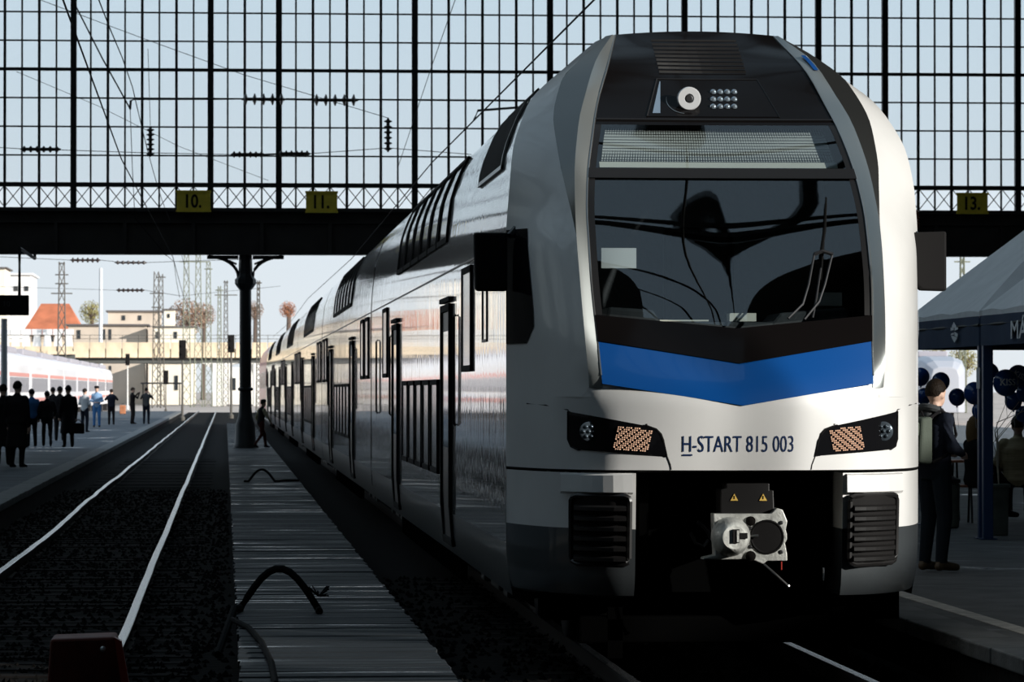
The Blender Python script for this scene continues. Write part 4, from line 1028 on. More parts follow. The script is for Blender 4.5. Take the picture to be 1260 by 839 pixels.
# white stairway blocks on the bridge ramp
sw_ = thing('bridge_stairs', 'stack of white precast stair balustrades left of the bridge', 'stairs', atY(40, 440, 470))
for i in range(7):
    q = atY(4 + i * 13, 416, 470); w_ = .62
    obj('baluster', MB().prism([(q.x - .30, q.z - 1.0), (q.x + .75, q.z - 1.0), (q.x + .60, q.z + .35), (q.x - .12, q.z + .35)], 470, 470.8), 'white_paint', sw_)
    obj('cap_block', MB().box(q.x - .35, q.x + .82, 469.8, 471, q.z + .42, q.z + 1.1), 'white_paint', sw_)
a = atY(-20, 432, 470); b = atY(92, 436, 470); obj('sill_beam', MB().box(a.x, b.x, 469.8, 471.5, b.z, a.z), 'stone', sw_)
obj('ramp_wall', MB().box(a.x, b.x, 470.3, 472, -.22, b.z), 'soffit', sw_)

def lattice_mast(px, pyt, Y, w_, label, arms=(), m='mast', ybase=-.22):
    q = atY(px, pyt, Y); H = q.z - ybase; mb = MB(); t = thing('lattice_mast', label, 'mast', (q.x, Y, ybase), 'lattice masts beyond the hall')
    c = [(-w_, -w_), (w_, -w_), (w_, w_), (-w_, w_)]
    for cx_, cy_ in c: mb.tube([(q.x + cx_, Y + cy_, ybase), (q.x + cx_ * .5, Y + cy_ * .5, q.z)], .05, 4)
    n = max(4, int(H / (w_ * 2.6)))
    for i in range(n):
        z0, z1_ = ybase + H * i / n, ybase + H * (i + 1) / n; s0, s1 = 1 - .5 * i / n, 1 - .5 * (i + 1) / n
        for f_ in (-1, 1):
            for sg in (-1, 1): mb.tube([(q.x + sg * w_ * s0, Y + f_ * w_ * s0, z0), (q.x - sg * w_ * s1, Y + f_ * w_ * s1, z1_)], .03, 4)
    tag(obj('lattice', mb, m, t), kind='stuff')
    for (py, half) in arms:
        z = atY(px, py, Y).z; k_ = half * Y / FPX
        obj('cross_arm', MB().box(q.x - k_, q.x + k_, Y - .06, Y + .06, z - .06, z + .06), m, t)
    return t
lattice_mast(76, 322, 400, .5, 'brown lattice mast with cross-arms above the orange roof', [(324, 4), (338, 8), (349, 8), (361, 13)], 'mast')
lattice_mast(192.5, 334, 420, .48, 'dark lattice mast in front of the tan building', [(361, 8), (378, 6)], 'mast')
lattice_mast(198, 337, 440, .42, 'thin dark lattice mast just right of the darker one', [(341, 6)], 'mast')
lattice_mast(229.5, 312, 440, .50, 'pale green lattice mast left of the column', [(322, 9)], 'mast_green')
lattice_mast(244, 312, 446, .50, 'second pale green lattice mast left of the column', [(322, 14)], 'mast_green')
lattice_mast(256.5, 322, 455, .42, 'third thinner green lattice mast left of the column', [(331, 5)], 'mast_green')
lattice_mast(270, 352, 450, .30, 'small lattice mast just left of the iron column', [(357, 5)], 'mast_green')
lattice_mast(278, 345, 460, .32, 'narrow lattice mast touching the iron column in view', [(347, 3), (363, 14)], 'mast')
lattice_mast(318, 345, 350, .2, 'thin mast right of the iron column', [(348, 4)], 'mast')
lattice_mast(1184, 316, 330, .3, 'pale lattice mast above the grey tents', [(322, 10)], 'mast_green')
def pole(name, px, pyt, Y, r, m, label, cat='pole', head=None):
    q = atY(px, pyt, Y); t = thing(name, label, cat, (q.x, Y, -.22)); obj('shaft', MB().lathe([(r, -.22), (r * .7, q.z)], (q.x, Y, 0), n=10), m, t, smooth=True)
    obj('base', MB().lathe([(r * 2, -.22), (r * 2, .1), (r, .2)], (q.x, Y, 0), n=10), m, t)
    if head: head(t, q)
    return t
pole('flag_pole', 124, 330, 500, .3, 'white_paint', 'plain white pole in front of the tan building')
def sig(t, q):
    obj('lamp_box', MB().box(q.x - .22, q.x + .22, q.y - .2, q.y + .1, q.z - .2, q.z + 1.0), 'black_matte', t); 
    obj('hood', MB().tube([(q.x, q.y - .2, q.z + .7), (q.x, q.y - .4, q.z + .7)], .12, 8), 'black_matte', t)
    obj('hood', MB().tube([(q.x, q.y - .2, q.z + .2), (q.x, q.y - .4, q.z + .2)], .12, 8), 'black_matte', t)
pole('railway_signal', 224.5, 438, 240, .08, 'mast', 'railway signal on dark post at the end of the left platform', 'signal', sig)
pole('railway_signal', 284.5, 430, 260, .09, 'mast', 'railway signal just left of the iron column', 'signal', sig)
pole('railway_signal', 157, 447, 400, .08, 'stone_pale', 'pale railway signal over the photographers', 'signal', sig)
pole('railway_signal', 204, 470, 330, .06, 'mast', 'short signal box on a post before the cream shed', 'signal', sig)

# trees
def tree(px, pyt, rpx, Y, m, label, seed):
    rr = random.Random(seed); q = atY(px, pyt, Y); rad = rpx * Y / FPX; H = q.z
    t = thing('tree', label, 'tree', (q.x, Y, -.22), 'bare autumn trees beyond the bridge')
    tk = MB().tube([(q.x, Y, -.22), (q.x + .2, Y, H - rad * 1.6), (q.x, Y, H - rad * .6)], [.5, .35, .15], 7)
    for i in range(16):
        a = rr.uniform(0, 2 * PI); l_ = rad * rr.uniform(.5, .95); z0 = H - rad * rr.uniform(1.0, 1.9)
        tk.tube([(q.x, Y, z0), (q.x + math.cos(a) * l_ * .5, Y + math.sin(a) * l_ * .5, z0 + rad * .3), (q.x + math.cos(a) * l_, Y + math.sin(a) * l_, z0 + rad * .7)], [.16, .1, .04], 5)
    obj('trunk', tk, 'bark', t)
    lf = MB()
    for i in range(1500):
        v = Vector((rr.gauss(0, 1), rr.gauss(0, 1), rr.gauss(0, 1))).normalized() * rad * rr.random() ** .4; c = Vector((q.x, Y, H - rad)) + v
        a = Vector((rr.uniform(-1, 1), rr.uniform(-1, 1), rr.uniform(-1, 1))) * rad * .06; b = Vector((rr.uniform(-1, 1), rr.uniform(-1, 1), rr.uniform(-1, 1))) * rad * .06
        lf.add([c + a, c + b, c - a - b], [(0, 1, 2)])
    tag(obj('foliage', lf, m, t, fix=False), kind='stuff')
tree(112, 369, 15, 700, 'leaf_yellow', 'yellow-green tree behind the orange roofs', 1)
tree(230, 366, 24, 720, 'leaf_brown', 'big brownish bare tree behind the lattice masts', 2)
tree(250, 372, 16, 740, 'leaf_brown', 'smaller brownish tree right of the big bare one', 3)
tree(313, 370, 12, 700, 'leaf_brown', 'pinkish bare tree right of the iron column', 4)
tree(354, 370, 11, 600, 'leaf_orange', 'orange-leaved tree rising over the train', 5)
tree(1150, 425, 20, 500, 'leaf_yellow', 'yellowish tree seen under the tent edge', 6)
tree(1185, 425, 20, 520, 'leaf_yellow', 'yellow shrubby tree behind the tent post', 8)

# display board and post on the left platform
YD = 100; a = atY(-30, 363, YD); b = atY(35.5, 388, YD)
db = thing('display_board', 'black hanging departure board at the left edge', 'display', ((a.x + b.x) / 2, YD, b.z))
obj('casing', MB().box(a.x, b.x, YD - .12, YD + .12, b.z, a.z), 'black_matte', db, bevel=.02)
h = atY(24, 330, YD).x; obj('hanger', MB().tube([(h, YD, a.z), (h, YD, zg0 - .12), (h, YF, zg0 - .12), (h, YF, zg0)], .045, 6), 'iron', db)
tm = text_mesh('10', .2, .002); q = atY(3, 377, YD - .13); tm.v = [(v[0] + q.x, YD - .125 - v[2], v[1] + q.z) for v in tm.v]; obj('digits', tm, 'cloth_grey', db, fix=False)
q = atY(5, 478, 112); ps = thing('platform_post', 'white post standing on the left platform at the picture edge', 'post', (q.x, 112, ZP))
obj('shaft', MB().lathe([(.10, ZP), (.09, atY(5, 392, 112).z)], (q.x, 112, 0), n=10), 'white_paint', ps); obj('foot', MB().lathe([(.2, ZP), (.2, ZP + .05), (.1, ZP + .1)], (q.x, 112, 0), n=10), 'white_paint', ps)

# trains standing outside
def far_train(name, label, x0, x1, y0, y1, H, stripe, ncar, bodym='train_white', roofm='train_roof'):
    t = thing(name, label, 'train', ((x0 + x1) / 2, y0, 0)); L = (y1 - y0) / ncar
    for i in range(ncar):
        ya, yb = y0 + i * L + .2, y0 + (i + 1) * L - .2; xm = (x0 + x1) / 2; hw = (x1 - x0) / 2
        sec = [(-hw, .5), (hw, .5), (hw, H - .7), (hw * .86, H - .2), (hw * .5, H), (-hw * .5, H), (-hw * .86, H - .2), (-hw, H - .7)]
        if i == 0:
            rows = []
            for dy, sc_ in ((0, .55), (.5, .8), (1.4, .95), (2.6, 1.0)): rows.append([(xm + u * (sc_ if z > 0 else 1), ya + dy, .5 + (z - .5) * (.55 + .45 * sc_)) for u, z in sec])
            rows.append([(xm + u, yb, z) for u, z in sec]); mb = MB().grid(rows, close=True); mb.face([0, 1, 2, 3, 4, 5, 6, 7]); n = len(mb.v); mb.face([n - 8 + j for j in range(8)])
        else: mb = MB().prism([(xm + u, z) for u, z in sec], ya, yb)
        c = obj('car_body', mb, bodym, t, bevel=.05)
        for xs_ in (x0 - .015, x1 + .015):
            sgn = xs_ < xm
            mb2 = MB().box(xs_ - .01, xs_ + .01, ya + 2.4, yb - .4, 2.55, 2.75).box(xs_ - .01, xs_ + .01, ya + 2.4, yb - .4, 1.1, 1.35); obj('stripe', mb2, stripe, c)
            y = ya + 2.8
            while y < yb - 1.6:
                obj('window', MB().box(xs_ - .02, xs_ + .02, y, y + 1.25, 1.7, 2.5), 'window_grey', c); y += 1.75
        obj('roof_unit', MB().box(xm - hw * .6, xm + hw * .6, ya + 4, yb - 3, H - .05, H + .3), roofm, c, bevel=.08)
        obj('bogie', MB().box(xm - 1, xm + 1, ya + 2.6, ya + 5, -.22, .55), 'dark_steel', c); obj('bogie', MB().box(xm - 1, xm + 1, yb - 5, yb - 2.6, -.22, .55), 'dark_steel', c)
    return t
far_train('commuter_train', 'white and red commuter train standing beyond the left platform', -13.9, -11.1, 150, 380, 3.9, 'train_pink', 10)
far_train('commuter_train', 'pale grey train with pink stripe seen under the tents', 40, 43, 218, 300, 3.8, 'train_pink', 3, 'train_grey')
far_train('commuter_train', 'blue-grey train at the far right tracks behind the balloons', 31, 34, 190, 214, 3.6, 'train_blue', 1)

# foreground bits
rb = thing('track_stop', 'dark red painted steel block at the bottom left between the rails', 'stop block', (-.75, 18.6, -.13))
a = atY(62, 786, 18.6); b = atY(142, 783, 18.6); c_ = atY(166, 839, 18.6)
obj('block', MB().prism([(a.x - .05, -.13), (c_.x + .06, -.13), (b.x, b.z), (a.x, a.z)], 18.6, 18.95), 'red_box', rb, bevel=.015)
obj('rivet', MB().ball((b.x - .06, 18.59, b.z - .06), .015, 8, 6), 'lamp_white', rb)
obj('side_plate', MB().prism([(c_.x + .02, -.13), (c_.x + .075, -.13), (b.x + .03, b.z - .02), (b.x - .005, b.z)], 18.55, 18.62), 'red_paint', rb)
def hose(name, pts, r, label):
    o = tag(obj(name, MB().tube(pts, r, 8), 'rubber', smooth=True), label, 'hose', 'black hoses on the walkway'); return o
def gz(px, py, h=0.0):
    p = atZ(px, py, ZP + .02); return p + Vector((0, 0, h))
def arch(p0, p1, H, n=12): return [p0 * (1 - t_) + p1 * t_ + Vector((0, 0, H * math.sin(PI * t_))) for t_ in lin(0, 1, n)]
hose('water_hose', [gz(300, 592)] + arch(gz(306, 592), gz(338, 592), .21) + [gz(350, 591), gz(368, 591)], .022, 'thin black hose arching over the far planks')
p0, p1 = gz(296, 748), gz(392, 750)
hose('water_hose', [gz(268, 762) + Vector((0, 0, -.25)), gz(288, 752, 0.02)] + arch(p0, p1, .30) + [gz(393, 752)], .028, 'thick black hose arching over the middle planks')
tg = MB()
for i in range(14):
    a_ = R.uniform(0, 2 * PI); tg.tube([p1 + Vector((0, 0, .10)), p1 + Vector((math.cos(a_) * .08, math.sin(a_) * .1, .13 + R.uniform(-.05, .06)))], .006, 4)
tag(obj('hose_tie', tg, 'rubber'), 'frayed black tie on the end of the thick hose', 'tie')
hose('water_hose', [gz(286, 762), gz(306, 772), gz(322, 790), gz(334, 815), gz(339, 842)], .02, 'black hose lying on the near planks')

# ------------------------------------------------------------------ tents, balloons and seats on the right platform
TX0, TX1 = 8.32, 12.3
def tent(ya, yb, label, peak):
    t = thing('pavilion_tent', label, 'tent', ((TX0 + TX1) / 2, (ya + yb) / 2, ZP), 'grey pop-up tents with navy valances')
    z0, zv = 2.66, 2.33; xm, ym = (TX0 + TX1) / 2, (ya + yb) / 2
    cs = [(TX0, ya), (TX1, ya), (TX1, yb), (TX0, yb)]
    for i in range(4):
        a, b = cs[i], cs[(i + 1) % 4]; rows = []
        for s in lin(0, 1, 9):                  # each slope sags a little between the ridges
            row = []
            for k in lin(0, 1, 9):
                x = a[0] + (b[0] - a[0]) * k; y = a[1] + (b[1] - a[1]) * k
                x = x + (xm - x) * s; y = y + (ym - y) * s; row.append((x, y, z0 + .06 + (peak - z0) * s - .10 * math.sin(PI * s) * (math.sin(PI * k) ** .7) + .015 * math.sin(k * 17 + s * 5) * (1 - s)))
            rows.append(row)
        rows.insert(0, [(p[0], p[1], z0 - .02) for p in rows[0]])
        obj('canopy_slope', MB().grid(rows), 'tent_grey', t, smooth=True)
        d = .012; nx = (b[1] - a[1]); ny = -(b[0] - a[0]); L = math.hypot(nx, ny); nx, ny = nx / L * d, ny / L * d
        obj('valance', MB().grid([[(a[0] + (b[0] - a[0]) * k + nx * (1 + .6 * math.sin(k * 23)), a[1] + (b[1] - a[1]) * k + ny, z) for k in lin(0, 1, 25)] for z in lin(zv, z0, 4)]), 'tent_navy', t, smooth=True)
        obj('eave_bar', MB().tube([(a[0], a[1], z0 - .1), (b[0], b[1], z0 - .1)], .02, 6), 'iron', t)
    for x, y in cs:
        sx_ = .05 if x == TX0 else -.05; sy_ = .05 if y == ya else -.05
        obj('post', MB().box(x + sx_ - .055, x + sx_ + .055, y + sy_ - .05, y + sy_ + .05, ZP, z0), 'post_navy', t, bevel=.008)
        obj('foot_plate', MB().box(x + sx_ - .09, x + sx_ + .09, y + sy_ - .09, y + sy_ + .09, ZP, ZP + .012), 'post_navy', t)
    return t
tf = tent(41.75, 46.2, 'grey peaked tent with emblem on its navy valance', 4.4)
tn = tent(37.2, 41.6, 'nearer grey peaked tent cut by the right picture edge', 4.4)
# emblem on the far tent, lettering on the near one; both face the train
def on_valance(px, py, x=TX0 - .04): d = ray(px, py); p = CAM + d * (x / d.x); return p
em = MB()
def sh(pts):
    q = [on_valance(px, py) for px, py in pts]; n = len(q); em.add([tuple(p) for p in q], [list(range(n))])
sh([(1173.6, 396), (1171.2, 401), (1171.2, 403.5), (1176.5, 403.5), (1176.5, 401)])
sh([(1169.6, 403), (1169.6, 407), (1173.5, 406), (1173.8, 404)]); sh([(1174.5, 404), (1174.5, 407), (1178.7, 405), (1178.7, 402.5), (1176.5, 403)])
sh([(1173.5, 409), (1170, 410.5), (1169.8, 412.5), (1174, 411.5)]); sh([(1174.2, 408), (1178.5, 410.5), (1178, 415), (1174.5, 413)])
sh([(1170.2, 413), (1171.6, 417), (1174.3, 421.5), (1177.4, 416.5), (1177.2, 415), (1174, 413.5)])
obj('emblem', em, 'print_white', tf, fix=False)
tm = text_mesh('MÁV', .27, 0.0, 2.15, .004); m0 = min(v[0] for v in tm.v); st_ = on_valance(1243.5, 416.5)
tm.v = [(TX0 - .04, st_.y - (v[0] - m0), st_.z + v[1]) for v in tm.v]; obj('lettering', tm, 'print_white', tn, fix=False)
q = on_valance(1211, 465, TX0 + .04)
nt_ = tag(obj('paper_notice', MB().box(TX0 - .016, TX0 - .010, 41.66, 41.84, on_valance(1212, 478, 8.3).z, on_valance(1212, 452, 8.3).z), 'paper'), 'pale paper notice fixed to the front tent post', 'notice')

def balloon(px, py, rpx, Y, label, text=None, tilt=0.0):
    p = atY(px, py, Y); r = rpx * Y / FPX
    t = thing('balloon', label, 'balloon', (p.x, Y, p.z), 'navy balloons under the tents')
    prof = [(.012, -1.22 * r), (.03 * r + .006, -1.16 * r), (.08 * r, -1.12 * r)] + [(r * math.sin(a) * (1 - .10 * max(0, -math.cos(PI - a) * -1) * 0), -r * math.cos(a) * (1.12 if a < PI / 2 else 1.0)) for a in lin(.12, PI - .001, 14)]
    obj('skin', MB().lathe(prof, p, 'z', 20), 'balloon', t, smooth=True)
    obj('knot', MB().lathe([(.004, -1.28 * r), (.016, -1.26 * r), (.006, -1.2 * r)], p, 'z', 8), 'balloon', t)
    obj('string', MB().tube([(p.x, Y, p.z - 1.27 * r), (p.x + .02, Y, p.z - 1.27 * r - .25)], .002, 4), 'print_white', t)
    if text:
        tm_ = text_mesh(text, r * .72, 0, .95, .002); xs = [v[0] for v in tm_.v]; w_ = max(xs) - min(xs); ct, st2 = math.cos(tilt), math.sin(tilt); out = []
        for v in tm_.v:
            a, b = v[0] - min(xs) - w_ / 2, v[1] - r * .25; a, b = a * ct - b * st2, a * st2 + b * ct
            d2 = a * a + (b / 1.05) ** 2; out.append((p.x + a, Y - math.sqrt(max(.0001, (r * 1.02) ** 2 - d2)), p.z + b))
        tm_.v = out; obj('lettering', tm_, 'print_white', t, fix=False)
    return t
BL = [(1133, 463, 11, 46.6, 'navy balloon half hidden by the train edge, upper one', None), (1137, 487, 10, 46.6, 'navy balloon half hidden by the train edge, lower one', None),
      (1157.5, 469, 11.5, 46.0, 'navy balloon behind the head of the man with backpack', None), (1177.5, 488, 10.5, 46.0, 'navy balloon right of the man’s ear', None),
      (1199, 483, 13.5, 43.6, 'navy balloon with bright highlight left of the front tent post', None), (1216, 459, 13.5, 44.0, 'navy balloon high behind the front tent post', None),
      (1206, 505, 10.5, 44.2, 'navy balloon low beside the front tent post', None), (1237.5, 470, 16, 42.9, 'navy balloon lettered KISS straight, right of the post', 'KISS'),
      (1253, 462, 13.5, 43.8, 'navy balloon lettered KISS on a slant, topmost at the right edge', 'KISS'), (1247, 493, 11, 43.6, 'navy balloon below the lettered ones', None),
      (1261, 483, 11, 43.2, 'navy balloon cut by the right picture edge', None), (1259, 509, 10, 43.8, 'lowest navy balloon at the right picture edge', None)]
for b in BL: balloon(*b, tilt=(-.5 if 'slant' in b[4] else 0))
# planter with dry branches
q = atZ(1231, 664, ZP); PLY = 42.6; x_ = atY(1231, 600, PLY).x
pt = thing('planter', 'tall dark grey planter box behind the front tent post', 'planter', (x_, PLY, ZP))
obj('box', MB().prism([(x_ - .09, ZP), (x_ + .09, ZP), (x_ + .10, .76), (x_ - .10, .76)], PLY, PLY + .2), 'planter', pt, bevel=.01)
obj('rim', MB().box(x_ - .115, x_ + .115, PLY - .015, PLY + .215, .74, .78), 'planter', pt)
br_ = MB()
for pa_, pb_ in (((1224, 534), (1254, 494)), ((1226, 520), (1262, 505)), ((1222, 545), (1246, 515)), ((1224, 530), (1240, 490)), ((1228, 540), (1262, 499))):
    a, b = atY(*pa_, PLY + .1), atY(*pb_, PLY - .1); br_.tube([(x_, PLY + .1, .77), (a.x * .5 + x_ * .5, PLY + .1, a.z - .1), a, b], [.006, .006, .005, .003], 4)
tag(obj('dry_branches', br_, 'straw', pt), kind='stuff')
# beer-garden bench set
def bench(name, label, x0, x1, yc, ztop, wd, cat):
    t = thing(name, label, cat, ((x0 + x1) / 2, yc, ZP))
    n = 2 if wd < .4 else 3
    for i in range(n): obj('board', MB().box(x0, x1, yc - wd / 2 + i * wd / n, yc - wd / 2 + (i + 1) * wd / n - .01, ztop - .03, ztop), 'bench_wood', t, bevel=.004)
    for x in (x0 + .25, x1 - .25):
        for s in (-1, 1): obj('leg', MB().tube([(x, yc + s * wd * .2, ztop - .03), (x, yc + s * wd * .45, ZP)], .015, 6), 'iron', t)
    return t
bench('bench_seat', 'red-brown wooden bench the seated people use', 8.95, 11.15, 46.75, ZP + .47, .28, 'bench')
bench('beer_table', 'red-brown folding table behind the bench', 8.95, 11.15, 47.75, ZP + .76, .6, 'table')
litter = thing('litter_bin', 'grey bin standing behind the man’s legs', 'bin', (atY(1166, 640, 45).x, 45, ZP)); x_ = litter.location.x
obj('body', MB().lathe([(.12, ZP), (.14, ZP + .02), (.15, .72), (.13, .74)], (x_, 45, 0), n=12), 'planter', litter, smooth=True); obj('lid', MB().lathe([(.16, .74), (.16, .78), (.05, .82)], (x_, 45, 0), n=12), 'dark_steel', litter)

# ------------------------------------------------------------------ people
def loft(mb, secs, n=10):                      # secs: (x, y, z, rx, ry) rings joined into a closed tube along z
    rows = [[(x + rx * math.cos(2 * PI * k / n), y + ry * math.sin(2 * PI * k / n), z) for k in range(n)] for x, y, z, rx, ry in secs]
    b = len(mb.v); mb.grid(rows, close=True); mb.face([b + k for k in range(n)][::-1]); mb.face([b + (len(secs) - 1) * n + k for k in range(n)])
def limb(mb, pts, rs, n=9):
    mb.tube(pts, rs, n)
    for p, r in zip(pts, rs): mb.ball(p, r * .985, n, 6)
def person(label, foot, rz, h, pose='stand', top='cloth_black', legs='cloth_black', hair='hair_dark', shoes='cloth_black', coat=False, voxel=.03, hat=None, hood=None, turn=0.0, lean=0.0, puffy=0.0, longhair=False, bag=None, near=False, sleeve=None):
    S = []                                     # labelled skeleton pieces for colouring
    mb = MB(); V = Vector
    sit = pose == 'sit'
    dz = -.45 if sit else 0.0
    def tr(p):                                 # torso leans forward about the hips
        p = V(p); q = p - V((0, 0, .93)); c, s = math.cos(lean), math.sin(lean); return V((q.x, q.y * c + q.z * s, -q.y * s + q.z * c + .93 + dz))
    hipz = .92 + dz
    if sit: L = [[V((-.09, 0, hipz)), V((-.12, .43, hipz + .0)), V((-.12, .40, .09)), V((-.12, .55, .04))], [V((.09, 0, hipz)), V((.12, .43, hipz)), V((.12, .38, .09)), V((.12, .53, .04))]]
    elif pose == 'walk': L = [[V((-.09, 0, .92)), V((-.1, .20, .52)), V((-.1, .26, .10)), V((-.1, .42, .05))], [V((.09, 0, .92)), V((.1, -.02, .50)), V((.1, -.30, .14)), V((.1, -.16, .04))]]
    else: L = [[V((-.09, 0, .92)), V((-.105, .03, .50)), V((-.11, -.02, .09)), V((-.13, .15, .04))], [V((.09, 0, .92)), V((.105, .03, .50)), V((.11, -.02, .09)), V((.13, .15, .04))]]
    for a, b, c, d in L:
        limb(mb, [a, b, c], [.100, .074, .056]); S.append(('legs', a, b, .09)); S.append(('legs', b, c + V((0, 0, .03)), .055))
        limb(mb, [c + V((0, -.03, -.04)), c + V((0, .02, -.03)), d], [.043, .047, .036]); S.append(('shoes', c + V((0, -.05, -.05)), d, .05))
    k = 1 + puffy
    secs = [(0, 0, .84, .155, .115), (0, -.005, .93, .168 * k, .125 * k), (0, 0, 1.06, .150 * k, .112 * k), (0, .005, 1.20, .170 * k, .122 * k), (0, 0, 1.33, .176 * k, .120 * k), (0, -.01, 1.42, .145, .090), (0, -.01, 1.475, .09, .07)]
    rows = []; n = 14
    for x, y, z, rx, ry in secs: rows.append([tr((x + rx * math.cos(2 * PI * q / n), y + ry * math.sin(2 * PI * q / n), z)) for q in range(n)])
    b = len(mb.v); mb.grid(rows, close=True); mb.face([b + q for q in range(n)][::-1]); mb.face([b + (len(secs) - 1) * n + q for q in range(n)])
    S.append(('top', tr((0, 0, 1.0)), tr((0, 0, 1.38)), .15)); S.append(('legs', V((-.07, 0, .90 + dz)), V((.07, 0, .90 + dz)), .09))
    if coat:
        loft(mb, [(0, 0, .42, .24, .20), (0, 0, .7, .21, .17), (0, 0, .98, .175, .14)], 14); S.append(('top', V((0, 0, .45)), V((0, 0, 1.0)), .2))
    sh_l, sh_r = tr((-.172, -.01, 1.385)), tr((.172, -.01, 1.385))
    if pose == 'phone': A = [[sh_l, tr((-.29, .16, 1.24)), tr((-.08, .32, 1.50))], [sh_r, tr((.29, .16, 1.24)), tr((.08, .32, 1.50))]]
    elif pose == 'hold': A = [[sh_l, tr((-.26, .0, 1.13)), tr((-.10, .24, 1.08))], [sh_r, tr((.26, .0, 1.13)), tr((.10, .24, 1.08))]]
    elif sit: A = [[sh_l, tr((-.27, .04, 1.13)), tr((-.12, .28, 1.02))], [sh_r, tr((.27, .04, 1.13)), tr((.12, .28, 1.02))]]
    elif pose == 'walk': A = [[sh_l, tr((-.26, -.06, 1.12)), tr((-.26, .06, .88))], [sh_r, tr((.26, .10, 1.14)), tr((.24, .26, .98))]]
    else: A = [[sh_l, tr((-.225, -.02, 1.12)), tr((-.235, .06, .86))], [sh_r, tr((.225, -.02, 1.12)), tr((.235, .06, .86))]]
    for i, (a, b, c) in enumerate(A):
        sg = -1 if i == 0 else 1
        limb(mb, [a, b, c], [.066 * k, .054 * k, .038]); S.append(('sleeve', a, b, .06)); S.append(('sleeve', b, c, .045))
        d = (c - b).normalized(); side_ = V((1, 0, 0)); nrm = d.cross(side_).normalized(); side_ = nrm.cross(d).normalized()
        pal = c + d * .085; limb(mb, [c + d * .01, pal], [.030, .030], 8); limb(mb, [c + d * .03 - side_ * .018, pal - side_ * .022], [.022, .020], 8); limb(mb, [c + d * .03 + side_ * .018, pal + side_ * .022], [.022, .020], 8); S.append(('skin', c + d * .035, pal, .035))
        for q, ln in enumerate((.072, .082, .076, .058)):        # four fingers, gently curled
            b0 = pal + side_ * (-.030 + q * .020); m1 = b0 + d * ln * .55 + nrm * .010 * sg; m2 = m1 + d * ln * .40 + nrm * .024 * sg
            limb(mb, [b0, m1, m2], [.0105, .0095, .008], 6); S.append(('skin', b0, m2, .012))
        th = c + d * .035 - side_ * .034 * sg; limb(mb, [th, th - side_ * .024 * sg + d * .03, th - side_ * .022 * sg + d * .062], [.014, .012, .009], 6); S.append(('skin', th, th + d * .06, .012))
    nk, hd_ = tr((0, 0, 1.44)), tr((0, .02, 1.625))
    limb(mb, [nk, tr((0, .012, 1.54))], [.062, .056]); S.append(('skin', tr((0, 0, 1.50)), tr((0, .01, 1.55)), .055))
    ct, st2 = math.cos(turn), math.sin(turn)
    def hp_(x, y, z): return hd_ + V((x * ct - y * st2, x * st2 + y * ct, z))
    def hball(c, r, sc_):
        b = len(mb.v); mb.ball((0, 0, 0), r, 12, 8, sc_); mb.v[b:] = [tuple(hp_(v[0] + c[0], v[1] + c[1], v[2] + c[2])) for v in mb.v[b:]]
    hball((0, 0, .02), .106, (.80, .98, 1.04)); hball((0, .035, -.05), .08, (.80, .80, .98)); hball((0, .098, -.015), .018, (.75, 1.1, 1.5)); hball((-.078, 0, -.015), .028, (.35, .8, 1.15)); hball((.078, 0, -.015), .028, (.35, .8, 1.15)); hball((0, .088, -.062), .016, (1.5, .7, .6))
    S.append(('skin', hp_(0, .01, -.05), hp_(0, .01, .05), .085))
    tmp = bpy.data.meshes.new('body'); tmp.from_pydata([tuple(v) for v in mb.v], [], mb.f)
    bm = bmesh.new(); bm.from_mesh(tmp); bmesh.ops.recalc_face_normals(bm, faces=bm.faces); bm.to_mesh(tmp); bm.free()
    o = link(bpy.data.objects.new('tmp', tmp)); rm = o.modifiers.new('r', 'REMESH'); rm.mode = 'VOXEL'; rm.voxel_size = voxel
    smm = o.modifiers.new('s', 'SMOOTH'); smm.factor = .5; smm.iterations = 2
    me = bpy.data.meshes.new_from_object(o.evaluated_get(bpy.context.evaluated_depsgraph_get())); bpy.data.objects.remove(o)
    names = ['skin', 'top', 'legs', 'shoes', 'sleeve']; mm = {'skin': 'skin', 'top': top, 'legs': legs, 'shoes': shoes, 'sleeve': sleeve or top}
    me.materials.clear()
    for n_ in names: me.materials.append(M[mm[n_]])
    sg = []
    for nm, a, b, r in S: ab = b - a; sg.append((names.index(nm), a, ab, max(1e-9, ab.dot(ab)), r))
    idx = []
    for p in me.polygons:
        c = p.center; best = 1e9; bi = 0
        for i, a, ab, l2, r in sg:
            t_ = (c - a).dot(ab) / l2; t_ = 0 if t_ < 0 else (1 if t_ > 1 else t_); d = (c - a - ab * t_).length - r
            if d < best: best = d; bi = i
        idx.append(bi)
    me.polygons.foreach_set('material_index', idx); me.polygons.foreach_set('use_smooth', [True] * len(idx))
    sc_ = h / 1.75; root = link(bpy.data.objects.new('person', None)); root.empty_display_size = .2
    tag(root, label, 'person')
    me.name = 'body'; bo = link(bpy.data.objects.new('body', me)); bo.parent = root
    def child(name, m_, mt, smooth=True): 
        c = obj(name, m_, mt, None, smooth=smooth); c.parent = root; return c
    hm = MB()
    def hb(c, r, s3):
        b = len(hm.v); hm.ball((0, 0, 0), r, 16, 10, s3); hm.v[b:] = [tuple(hp_(v[0] + c[0], v[1] + c[1], v[2] + c[2])) for v in hm.v[b:]]
    rows = []                                   # cap of hair over crown and back of the head
    for i in range(9):
        el = PI / 2 - i * (PI * .62 / 8); row = []
        for q in range(20):
            a = 2 * PI * q / 20; lim = .15 if math.sin(a) > .3 else (-.05 if math.sin(a) > -.35 else -.75)
            e2 = max(el, lim); r = 1.16; row.append(tuple(hp_(.1 * .80 * r * math.cos(e2) * math.cos(a), .1 * .98 * r * math.cos(e2) * math.sin(a) - .004, .02 + .1 * 1.04 * r * math.sin(e2))))
        rows.append(row)
